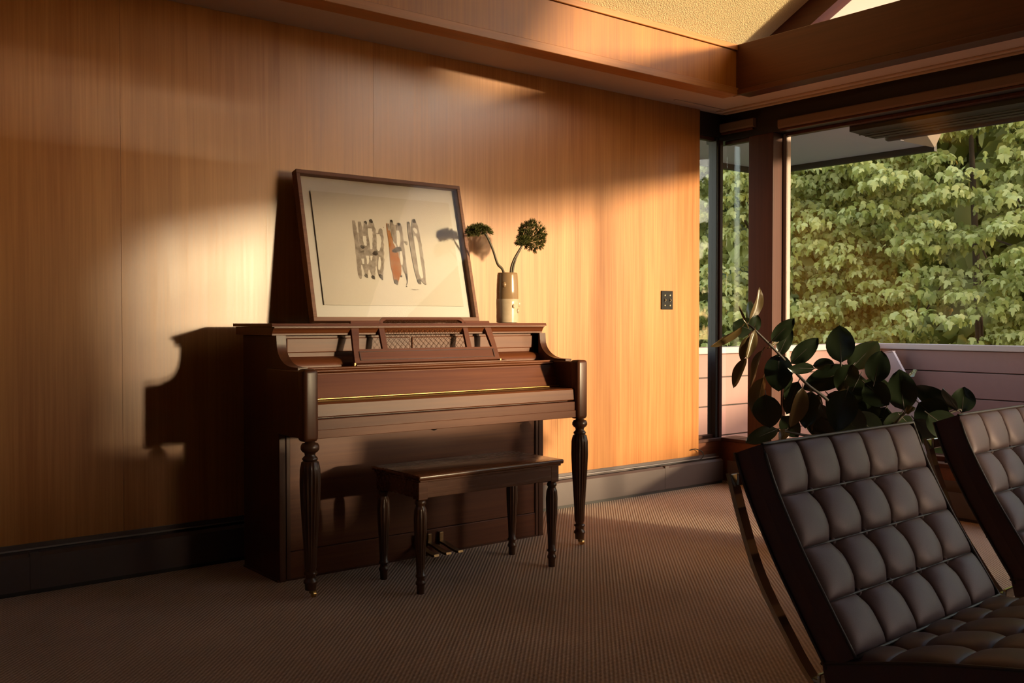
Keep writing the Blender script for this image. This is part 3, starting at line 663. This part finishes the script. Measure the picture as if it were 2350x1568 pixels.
# ---- VASE and flowers
vx, vy, vz = 3.100, 3.915, 1.0675
def vasemat():
    m, n, l, b = newmat('vase_glaze')
    tc = n.new('ShaderNodeTexCoord'); sp = n.new('ShaderNodeSeparateXYZ'); l.new(tc.outputs['Object'], sp.inputs[0])
    gt = n.new('ShaderNodeMath'); gt.operation = 'GREATER_THAN'; gt.inputs[1].default_value = 0.122; l.new(sp.outputs['Z'], gt.inputs[0])
    nz = n.new('ShaderNodeTexNoise'); nz.inputs['Scale'].default_value = 30; nz.inputs['Detail'].default_value = 4; l.new(tc.outputs['Object'], nz.inputs['Vector'])
    c1 = n.new('ShaderNodeMix'); c1.data_type = 'RGBA'; c1.inputs['A'].default_value = (0.40, 0.29, 0.19, 1); c1.inputs['B'].default_value = (0.56, 0.45, 0.33, 1); l.new(nz.outputs['Fac'], c1.inputs['Factor'])
    c2 = n.new('ShaderNodeMix'); c2.data_type = 'RGBA'; c2.inputs['B'].default_value = (0.25, 0.155, 0.08, 1); l.new(gt.outputs[0], c2.inputs['Factor']); l.new(c1.outputs['Result'], c2.inputs['A'])
    l.new(c2.outputs['Result'], b.inputs['Base Color']); b.inputs['Roughness'].default_value = 0.22
    return m
M['vase'] = vasemat()
va = thing('vase', 'two-tone glazed ceramic vase with small knobs on the piano lid', 'vase', (vx, vy, vz))
mbv = MB()
prof = [(0.0, 0.045), (0.003, 0.0565), (0.03, 0.0575), (0.07, 0.0575), (0.10, 0.0585), (0.122, 0.0590), (0.124, 0.0575), (0.17, 0.0570), (0.21, 0.0555), (0.245, 0.0530), (0.255, 0.0515), (0.257, 0.049), (0.252, 0.047), (0.12, 0.050), (0.02, 0.048)]
mbv.lathe(prof, 0, 0, 48)
mbv.build('body', M['vase'], va, 50, local=True)
for (ang, z, r) in ((R(215), 0.195, 0.011), (R(-38), 0.098, 0.013), (R(-60), 0.062, 0.010), (R(-95), 0.085, 0.009)):
    d = Vector((math.cos(ang), math.sin(ang), 0)); mk = MB()
    bmesh.ops.create_uvsphere(mk.bm, u_segments=12, v_segments=8, radius=r, matrix=Matrix.Translation(d*0.0565+Vector((0, 0, z))) @ Matrix.Diagonal((1, 1, 1.3, 1)))
    mk.build('knob', M['vase'], va, 180, local=True)
def flower(name, label, path, rad, head_c, head_r, nst, axis, seed, spread):
    f = thing(name, label, 'flower', (vx, vy, vz+0.02), 'green flower stems in the vase')
    P = smooth_path(path, 6)
    MB().tube(P, [rad*(1-0.25*i/len(P)) for i in range(len(P))], 8).build('stalk', M['stalk'], f, 60)
    rr = random.Random(seed); hub = Vector(path[-1]); ax = Vector(axis).normalized(); C0 = Vector(head_c)
    mb = MB()
    for k in range(nst):
        while True:
            d = Vector((rr.gauss(0, 1), rr.gauss(0, 1), rr.gauss(0, 1))).normalized()
            if d.dot(ax) > spread: break
        e = C0+Vector((d.x*head_r[0], d.y*head_r[1], d.z*head_r[2]))*rr.uniform(0.72, 1.0)
        mid = hub.lerp(e, 0.5)+Vector((0, 0, -0.004))
        mb.tube([hub, mid, e], [0.0012, 0.0009, 0.0007], 3)
        for j in range(9):
            q_ = Vector((rr.gauss(0, 1), rr.gauss(0, 1), rr.gauss(0, 1))).normalized()+d*0.9
            q_.normalize(); ln = rr.uniform(0.008, 0.016)
            mb.tube([e-d*0.006, e+q_*ln], [0.0016, 0.0006], 3)
    hd = mb.build('flower_head', M['flower'], f)
    return f
flower('flower_stem', 'green umbel flower bending left over the picture frame', [(vx-0.01, vy, vz+0.06), (vx-0.030, vy-0.01, vz+0.25), (vx-0.075, vy-0.015, vz+0.300), (vx-0.105, vy-0.015, vz+0.37), (vx-0.135, vy-0.01, vz+0.43), (vx-0.165, vy, vz+0.472)], 0.0072,
       (2.920, 3.912, 1.520), (0.072, 0.065, 0.045), 170, (-0.25, 0, 1.0), 3, -0.25)
flower('flower_stem', 'taller green round umbel flower leaning right in the vase', [(vx+0.022, vy+0.01, vz+0.06), (vx+0.036, vy+0.005, vz+0.25), (vx+0.055, vy, vz+0.33), (vx+0.085, vy, vz+0.382), (vx+0.105, vy, vz+0.415)], 0.0066,
       (3.262, 3.915, 1.520), (0.082, 0.075, 0.088), 260, (0.6, 0, 0.6), 5, -0.55)
flower('flower_stem', 'small green umbel flower tucked against the taller right one', [(vx+0.005, vy-0.02, vz+0.06), (vx+0.012, vy-0.012, vz+0.25), (vx+0.028, vy-0.012, vz+0.315), (vx+0.060, vy-0.02, vz+0.372), (vx+0.080, vy-0.025, vz+0.40)], 0.0062,
       (3.180, 3.880, 1.478), (0.045, 0.04, 0.042), 60, (-0.3, 0, 1.0), 9, -0.1)

# ---- CHAIRS (curved flat steel bars, tufted leather cushions)
NC, NR = 5, 4
def tuft(a, b):     # a, b in 0..1 inside one cell -> 0 at seams .. 1 at the crown
    f = lambda t: (1-abs(2*t-1)**2.2)
    return (f(a)**0.42)*(f(b)**0.30)
def cushion(parent, name, path, width, thick, hbulge, ncell):
    """path: points (y,z) along the cushion's face; normal is to the left of travel; builds body, leather panels, piping, buttons"""
    P = smooth_path([Vector((0, y, z)) for y, z in path], 8)
    # resample by length
    L = [0.0]
    for a, b in zip(P[:-1], P[1:]): L.append(L[-1]+(b-a).length)
    def ev_(t):
        s = t*L[-1]
        for i in range(len(P)-1):
            if L[i+1] >= s or i == len(P)-2:
                f = (s-L[i])/max(1e-9, L[i+1]-L[i]); p = P[i].lerp(P[i+1], f); tg = (P[i+1]-P[i]).normalized(); break
        return p, Vector((0, -tg.z, tg.y))
    def pt(s, t, h):
        p, nrm = ev_(t); q_ = p+nrm*h; return Vector((s*width, q_.y, q_.z))
    # body (sides and back), slightly pillowed edges
    n = 14; body = MB(); rings = []
    for i in range(n+1):
        t = i/n; rings.append([pt(0.0, t, -0.003), pt(-0.004, t, -thick*0.5), pt(0.005, t, -thick), pt(0.995, t, -thick), pt(1.004, t, -thick*0.5), pt(1.0, t, -0.003)])
    body.loops(rings, close=False)
    for t in (0, 1): body.bm.faces.new([body.bm.verts.new(p) for p in (rings[0] if t == 0 else rings[-1])])
    bo = body.build(name, M['leather'], parent, local=True)
    nc, nr = ncell; K = 14
    for r in range(nr):
        for c in range(nc):
            bm = bmesh.new(); g = [[None]*(K+1) for _ in range(K+1)]
            for i in range(K+1):
                for j in range(K+1):
                    a, b_ = i/K, j/K
                    # finer near seams
                    a2 = 0.5-0.5*math.cos(math.pi*a); b2 = 0.5-0.5*math.cos(math.pi*b_)
                    s, t = (c+a2)/nc, (r+b2)/nr
                    h = -0.010+hbulge*tuft(a2, b2)
                    # edges of the cushion drop towards the piping
                    ed = min(s, 1-s)*width; ed2 = min(t, 1-t)*L[-1]
                    for e_ in (ed, ed2):
                        if e_ < 0.03: h -= 0.006*(1-e_/0.03)**2
                    # buttons pull the corners in
                    for cc in (0, 1):
                        for dd in (0, 1):
                            if 0 < c+cc < nc and 0 < r+dd < nr:
                                dist = math.hypot((a2-cc)*width/nc, (b2-dd)*L[-1]/nr)
                                h -= 0.016*math.exp(-(dist/0.026)**2)
                    g[i][j] = bm.verts.new(pt(s, t, h))
            for i in range(K):
                for j in range(K): bm.faces.new((g[i][j], g[i+1][j], g[i+1][j+1], g[i][j+1]))
            me = bpy.data.meshes.new('leather_panel'); bmesh.ops.recalc_face_normals(bm, faces=bm.faces[:]); bm.to_mesh(me); bm.free()
            link('leather_panel', me, M['leather'], bo, 180, True)
    for r in range(1, nr):
        for c in range(1, nc):
            p = pt(c/nc, r/nr, -0.017); mb = MB()
            bmesh.ops.create_uvsphere(mb.bm, u_segments=10, v_segments=6, radius=0.0095, matrix=Matrix.Translation(p)); mb.build('button', M['leather'], bo, 180, local=True)
    # welted seams
    for r in range(1, nr): MB().tube([pt(s/24, r/nr, -0.0105-(0.012 if (s*nc/24) % 1 == 0 else 0)) for s in range(25)], 0.0032, 6).build('seam_welt', M['piping'], bo, 180, local=True)
    ring = [pt(s, 0, -0.004) for s in np.linspace(0, 1, 12)]+[pt(1, t, -0.004) for t in np.linspace(0.05, 1, 16)]+[pt(s, 1, -0.004) for s in np.linspace(0.93, 0, 12)]+[pt(0, t, -0.004) for t in np.linspace(0.95, 0, 16)]
    MB().tube(ring, 0.0042, 6).build('piping', M['piping'], bo, 180, local=True)
    ring = [pt(0, t, -thick) for t in np.linspace(0, 1, 16)]
    MB().tube(ring, 0.0036, 6).build('piping', M['piping'], bo, 180, local=True)
    return bo
def make_chair(name, label):
    c = thing(name, label, 'chair', (0, 0, 0), 'tufted leather lounge chairs')
    # local origin: under the left rear corner line; x to the right, front is -y
    bp = [(-0.002, 0.336), (0.072, 0.452), (0.136, 0.556), (0.206, 0.690), (0.243, 0.786)]
    cushion(c, 'back_cushion', bp, 0.75, 0.088, 0.021, (NC, NR))
    sp = [(0.085, 0.268), (-0.15, 0.330), (-0.36, 0.372), (-0.52, 0.392)]
    # seat runs forward: normal must point up, so travel front -> rear
    cushion(c, 'seat_cushion', list(reversed([(y, z+0.035) for y, z in sp])), 0.75, 0.095, 0.022, (NC, NR))
    for x in (0.045, 0.705):
        a = MB().bar(smooth_path([(x, 0.368, 0.697), (x, 0.333, 0.586), (x, 0.281, 0.454), (x, 0.198, 0.325), (x, 0.128, 0.235), (x, 0.01, 0.135), (x, -0.14, 0.055), (x, -0.28, 0.006)], 5), 0.032, 0.012)
        f1 = a.build('steel_leg', M['chrome'], c, 40, local=True)
        b_ = MB().bar(smooth_path([(x, -0.50, 0.298), (x, -0.30, 0.272), (x, -0.10, 0.222), (x, 0.08, 0.150), (x, 0.24, 0.070), (x, 0.34, 0.006)], 5), 0.032, 0.012)
        b_.build('steel_leg', M['chrome'], c, 40, local=True)
    for y, z in ((0.348, 0.682), (-0.49, 0.288), (0.12, 0.237)):
        MB().box(0.045, 0.705, y-0.005, y+0.005, z-0.016, z+0.016, 0.002, 1).build('cross_bar', M['chrome'], c, local=True)
    for z in (0.42, 0.54, 0.64):
        y = 0.085+(z-0.249)*0.60
        MB().box(0.05, 0.70, y-0.012, y-0.008, z-0.018, z+0.018).build('strap', M['leather'], c, local=True)
    return c
def dup(root, label):
    def cp(o, par):
        n_ = o.copy(); COL.objects.link(n_); n_.parent = par
        for ch in list(o.children): cp(ch, n_)
        return n_
    r = cp(root, None); r['label'] = label; return r
ch1 = make_chair('lounge_chair', 'nearest dark tufted leather lounge chair on curved steel legs')
ch1.location = (1.925, 1.189, 0); ch1.rotation_euler = (0, 0, R(2.5))
ch2 = dup(ch1, 'dark tufted leather lounge chair cut off by the right edge of the view')
ch2.location = (2.995, 1.250, 0)

# ---- RUBBER PLANT behind the chairs
PD0 = 4.5
rp = thing('rubber_plant', 'dark glossy rubber plant in a pot behind the leather chairs', 'plant', (4.0, 2.6, 0))
MB().lathe([(0.0, 0.13), (0.02, 0.14), (0.34, 0.175), (0.36, 0.185), (0.38, 0.185), (0.38, 0.168), (0.33, 0.160)], 4.0, 2.6, 40).build('pot', M['pot'], rp, 50)
MB().lathe([(0.325, 0.002), (0.335, 0.158), (0.33, 0.160)], 4.0, 2.6, 32).build('soil', M['soil'], rp, 60)
def dep(k): return PD0+0.16*math.sin(k*2.39)
stems = [[(1930, 1100, 4.53), (1960, 1010, 4.5), (1905, 925, 4.46), (1850, 880, 4.42), (1790, 815, 4.38), (1735, 760, 4.35), (1714, 742, 4.34)],
         [(1905, 1105, 4.55), (1912, 1012, 4.5), (1850, 1000, 4.42), (1800, 990, 4.38)],
         [(1915, 1100, 4.58), (1945, 980, 4.55), (1940, 900, 4.52), (1929, 830, 4.5)],
         [(1925, 1100, 4.56), (1990, 1000, 4.55), (2010, 920, 4.55), (2007, 872, 4.55)],
         [(1935, 1100, 4.5), (2020, 1010, 4.45), (2078, 945, 4.42), (2073, 935, 4.42)],
         [(1940, 1100, 4.5), (2040, 1020, 4.5), (2120, 975, 4.5), (2195, 942, 4.5), (2206, 944, 4.5)]]
for st in stems:
    P = smooth_path([at(u, v, d) for u, v, d in st], 6)
    MB().tube(P, [0.0095*(1-0.55*i/len(P)) for i in range(len(P))], 7).build('branch', M['twig'], rp, 60)
def leaf_mesh(L, Wd, fold, curl, seed):
    """blade along +y, face +z; base at the origin"""
    nL, nW = 10, 3; rr = random.Random(seed)
    bm = bmesh.new(); rows = []
    for i in range(nL+1):
        t = i/nL
        wv = (math.sin(math.pi*min(1, t**0.92))**0.62)*(1-0.10*t) if 0 < t < 1 else 0.0
        wv = max(wv, 0.03 if t < 0.5 else 0.004)
        row = []
        for j in range(-nW, nW+1):
            a = j/nW; x = a*wv*Wd/2
            z = abs(a)*wv*Wd/2*math.tan(fold)-curl*L*(t**2)+0.004*math.sin(7*t+3*a+seed)*(abs(a))
            row.append(bm.verts.new((x, t*L, z)))
        rows.append(row)
    for i in range(nL):
        for j in range(2*nW): bm.faces.new((rows[i][j], rows[i][j+1], rows[i+1][j+1], rows[i+1][j]))
    me = bpy.data.meshes.new('leaf'); bm.to_mesh(me); bm.free(); return me
def leaf(k, b, t, wpx, warm=0, roll=0.0, fold=0.12, curl=0.05, dd=0.0, true_w=None):
    db = dep(k)-0.05; dt = db+dd
    pb, ptp = at(b[0], b[1], db), at(t[0], t[1], dt)
    ydir = (ptp-pb); L = ydir.length; ydir.normalize()
    view = (Vector((0, 0, EYE))-(pb+ptp)/2).normalized()
    zdir = (view-ydir*view.dot(ydir)).normalized(); zdir = Quaternion(ydir, roll) @ zdir
    xdir = ydir.cross(zdir)
    Wd = wpx/F_PX*db/max(0.25, abs(math.cos(roll)))
    me = leaf_mesh(L, Wd, fold, curl, k)
    mw = Matrix((xdir, ydir, zdir)).transposed().to_4x4(); mw.translation = pb
    me.transform(mw)
    o = link('leaf', me, M['rubber_warm'] if warm else M['rubber'], rp, 180)
    # petiole and midrib
    MB().tube([pb-ydir*0.018-zdir*0.006, pb, pb+ydir*L*0.5+zdir*(-curl*L*0.25-0.0008), pb+ydir*L*0.93+zdir*(-curl*L*0.865-0.0008)], [0.0026, 0.0024, 0.0016, 0.0006], 5).build('midrib', M['twig'] if not warm else M['rubber_warm'], o, 60)
LV = [((1720.6, 737), (1749.7, 661), 19, 1, 0.9), ((1718, 737), (1726, 688), 20, 0, 0.5), ((1714.5, 746), (1696, 703), 6, 1, 0.0),
      ((1726, 758), (1683.5, 743), 46, 0, -0.35), ((1702, 750), (1634.5, 800), 17, 1, -0.9), ((1727, 763), (1739, 722), 26, 0, 0.2),
      ((1718, 773), (1701, 828), 22, 1, 0.3), ((1733, 757), (1716, 825), 18, 1, -0.5), ((1713, 822), (1678, 891), 22, 1, 0.5), ((1751, 803), (1717, 887), 15, 1, 0.9),
      ((1771, 783), (1823.6, 732), 32, 0, 0.3), ((1786, 816), (1817, 752), 30, 0, 0.2), ((1768, 795), (1806, 752), 12, 1, 0.8),
      ((1788, 812), (1786, 899), 60, 0, 0.1), ((1752, 866), (1728, 956), 32, 1, 0.6), ((1757, 906), (1766, 984), 62, 0, 0.15), ((1814, 857), (1803, 918), 13, 0, -0.8),
      ((1815, 834), (1879, 777), 40, 0, 0.3), ((1868, 846), (1809, 846), 25, 0, -0.5), ((1832, 876), (1803, 952), 38, 0, 0.3), ((1842, 890), (1818, 984), 34, 1, -0.5),
      ((1862, 898), (1847, 982), 46, 0, 0.2), ((1878, 905), (1860, 991), 34, 0, 0.4), ((1884, 926), (1901, 967), 22, 0, 0.3), ((1790, 990), (1751, 987), 11, 1, 0.6), ((1806, 986), (1791, 1014), 22, 1, 0.2),
      ((1930, 832), (1927, 746), 60, 0, 0.0), ((1951, 848), (2016, 780), 52, 0, -0.3), ((2006, 878), (2023, 805), 52, 0, 0.1), ((1958, 838), (1924, 897), 48, 0, 0.3),
      ((1950, 846), (1842, 892), 52, 0, 0.3), ((1915, 836), (1865, 838), 28, 0, 0.4), ((2024, 866), (1990, 936), 60, 0, 0.2), ((2075, 942), (2064, 849), 63, 0, 0.0),
      ((2086, 862), (2107, 850), 13, 0, 0.4), ((2188, 938), (2097, 888), 44, 0, -0.5), ((2196, 942), (2162, 894), 17, 0, -0.9), ((2207, 947), (2214, 888), 50, 0, 0.1),
      ((2070, 946), (2031, 980), 30, 0, -0.9), ((2078, 948), (2099, 934), 16, 0, -0.9), ((2108, 925), (2172, 980), 74, 0, 0.2), ((2098, 962), (2148, 1016), 48, 0, 0.2), ((2066, 954), (2092, 980), 28, 0, 0.1),
      ((1992, 905), (1974, 990), 64, 0, 0.2), ((1945, 895), (1918, 990), 64, 0, 0.1), ((2034, 935), (2008, 1005), 54, 0, 0.2), ((1888, 955), (1908, 1020), 54, 0, 0.3), ((1784, 985), (1712, 1014), 34, 0, 0.3), ((1796, 955), (1832, 1004), 42, 0, 0.2),
      ((1960, 945), (2020, 1010), 60, 0, 0.2), ((2120, 985), (2180, 1040), 50, 0, 0.2), ((1900, 905), (1950, 950), 52, 0, 0.3), ((1930, 930), (1975, 1010), 66, 0, 0.1), ((2010, 960), (2060, 1010), 60, 0, 0.2), ((1985, 880), (2040, 930), 56, 0, 0.2),
      ((2060, 985), (2110, 1040), 60, 0, 0.2), ((1870, 930), (1880, 1010), 50, 0, 0.2), ((2130, 950), (2200, 1000), 60, 0, 0.1), ((1975, 860), (1940, 930), 60, 0, 0.1)]
for k, lf in enumerate(LV):
    leaf(k, lf[0], lf[1], lf[2]*1.12, lf[3], lf[4], 0.5 if lf[3] else 0.14, 0.10 if lf[3] else 0.06, dd=0.06*math.sin(k*1.7))

# ---- TREES outside
def leaf_cloud(centers, radii, n_per, size, seed, down=0.5, out_dir=None):
    """numpy mesh of many lobed leaves gathered in clusters"""
    g = np.random.default_rng(seed)
    # lobed leaf in the xy plane, tip towards -y (droops), 9 points + centre
    tmpl = np.array([[0, 0.12, 0], [0.28, 0.10, -.04], [0.50, -0.28, -.10], [0.21, -0.36, 0], [0.20, -0.68, -.08], [0, -1.0, -.16],
                     [-0.20, -0.68, -.08], [-0.21, -0.36, 0], [-0.50, -0.28, -.10], [-0.28, 0.10, -.04], [0, -0.3, 0.06]])
    nt = len(tmpl); rim = nt-1
    fc = np.array([[rim, i, (i+1) % rim] for i in range(rim)])
    N = len(centers)*n_per
    cen = np.repeat(centers, n_per, axis=0); rad = np.repeat(radii, n_per, axis=0)
    d = g.normal(size=(N, 3)); d /= np.linalg.norm(d, axis=1)[:, None]
    d[:, 2] = np.abs(d[:, 2])*0.8-0.25
    pos = cen+d*rad*(g.uniform(0.35, 1.0, N)[:, None])**0.6*np.array([1, 1, 0.62])
    if out_dir is None: out_dir = np.array([-0.75, -0.6, 0.35])
    nrm = d*0.55+out_dir[None, :]*0.7+g.normal(size=(N, 3))*0.5; nrm /= np.linalg.norm(nrm, axis=1)[:, None]
    yax = np.zeros((N, 3)); yax[:, 2] = 1; yax += g.normal(size=(N, 3))*0.38
    yax -= nrm*(yax*nrm).sum(1)[:, None]; yax /= np.linalg.norm(yax, axis=1)[:, None]
    xax = np.cross(yax, nrm); sc = size*g.uniform(0.7, 1.25, N)
    V = (tmpl[None, :, 0:1]*xax[:, None, :]+tmpl[None, :, 1:2]*yax[:, None, :]+tmpl[None, :, 2:3]*nrm[:, None, :])*sc[:, None, None]+pos[:, None, :]
    V = V.reshape(-1, 3); Fc = (fc[None]+(np.arange(N)*nt)[:, None, None]).reshape(-1, 3)
    me = bpy.data.meshes.new('foliage'); me.vertices.add(len(V)); me.vertices.foreach_set('co', V.astype(np.float32).ravel())
    me.loops.add(Fc.size); me.loops.foreach_set('vertex_index', Fc.astype(np.int32).ravel())
    me.polygons.add(len(Fc)); me.polygons.foreach_set('loop_start', np.arange(0, Fc.size, 3, dtype=np.int32))
    me.update(calc_edges=True); me.validate(); return me
def tree(name, label, base, height, crown, ncl, n_per, size, seed, mat='tree_leaf', spread=1.0):
    """crown: (cx, cy, cz, rx, ry, rz)"""
    t = thing(name, label, 'tree', base, 'trees beyond the balcony')
    g = np.random.default_rng(seed); cx, cy, cz, rx, ry, rz = crown
    MB().tube(smooth_path([base, (base[0]+0.1, base[1]+0.05, base[2]+height*0.3), (cx, cy, cz), (cx-0.1, cy+0.1, cz+rz*0.6)], 5), [0.11*(1-0.85*i/15) for i in range(16)], 8).build('trunk', M['bark'], t, 60)
    d = g.normal(size=(ncl, 3)); d /= np.linalg.norm(d, axis=1)[:, None]
    # keep the side that the house sees, plus some all round
    keep = (d @ np.array([-0.75, -0.65, 0.1]) > -0.35); d = d[keep]
    rr = g.uniform(0.30, 1.0, len(d))**0.5*(1+0.20*np.sin(d[:, 0]*9+seed)*np.cos(d[:, 2]*13+seed)+0.12*np.sin(d[:, 1]*17+d[:, 2]*21))
    cen = np.array([cx, cy, cz])+d*rr[:, None]*np.array([rx, ry, rz])
    rad = g.uniform(0.20, 0.40, (len(d), 1))*spread
    f = link('foliage', leaf_cloud(cen, rad, n_per, size, seed), M[mat], t); f['kind'] = 'stuff'
    for i in range(0, len(cen), max(1, len(cen)//5)):
        c = Vector(cen[i]); a = Vector((cx, cy, cz)).lerp(c, 0.15); mid = a.lerp(c, 0.6)+Vector((0, 0, 0.12))
        MB().tube(smooth_path([a, mid, c], 4), [0.016-0.0015*q_ for q_ in range(9)], 5).build('branch', M['bark'], t, 60)
    return t
tree('leafy_tree', 'broad bright green tree filling the right of the big window', (14.6, 6.9, -3.2), 6, (14.2, 6.9, 2.4, 2.7, 2.7, 4.8), 1800, 40, 0.097, 11)
tree('leafy_tree', 'bright green tree beside the timber post seen through the window', (13.3, 9.6, -3.2), 6, (12.9, 9.5, 1.9, 2.1, 2.1, 4.6), 1400, 40, 0.095, 12)
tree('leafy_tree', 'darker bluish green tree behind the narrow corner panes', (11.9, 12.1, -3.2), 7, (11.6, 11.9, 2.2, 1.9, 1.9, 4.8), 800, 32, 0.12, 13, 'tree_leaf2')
tree('leafy_tree', 'tall green tree standing behind the other trees', (20.5, 11.0, -3.2), 8, (19.5, 10.8, 3.0, 3.6, 9.0, 9.0), 5400, 20, 0.40, 14, spread=2.6)
tree('leafy_tree', 'green tree past the right edge of the window', (16.0, 3.2, -3.2), 6, (15.6, 3.2, 2.4, 2.6, 2.4, 4.8), 900, 26, 0.16, 15)
for k, (tx, ty, lab) in enumerate(((15.2, -1.2, 'first green tree of an unseen row added to hold back low sky light'), (14.8, -5.4, 'second green tree of an unseen row added to hold back low sky light'), (15.2, -9.8, 'third green tree of an unseen row added to hold back low sky light'))):
    tree('leafy_tree', lab, (tx+0.4, ty, -3.2), 6, (tx, ty, 2.2, 2.2, 2.6, 4.4), 420, 18, 0.30, 21+k)  # row added outside the view to block low sky light
tree('leafy_tree', 'thin sparse unseen tree added to dim and dapple the sun', (8.6, -12.8, -3.2), 5, (8.2, -12.9, 2.5, 1.6, 3.2, 1.7), 230, 16, 0.15, 31)  # added in the sun's path, its leaf cover thins the sunlight on the wall
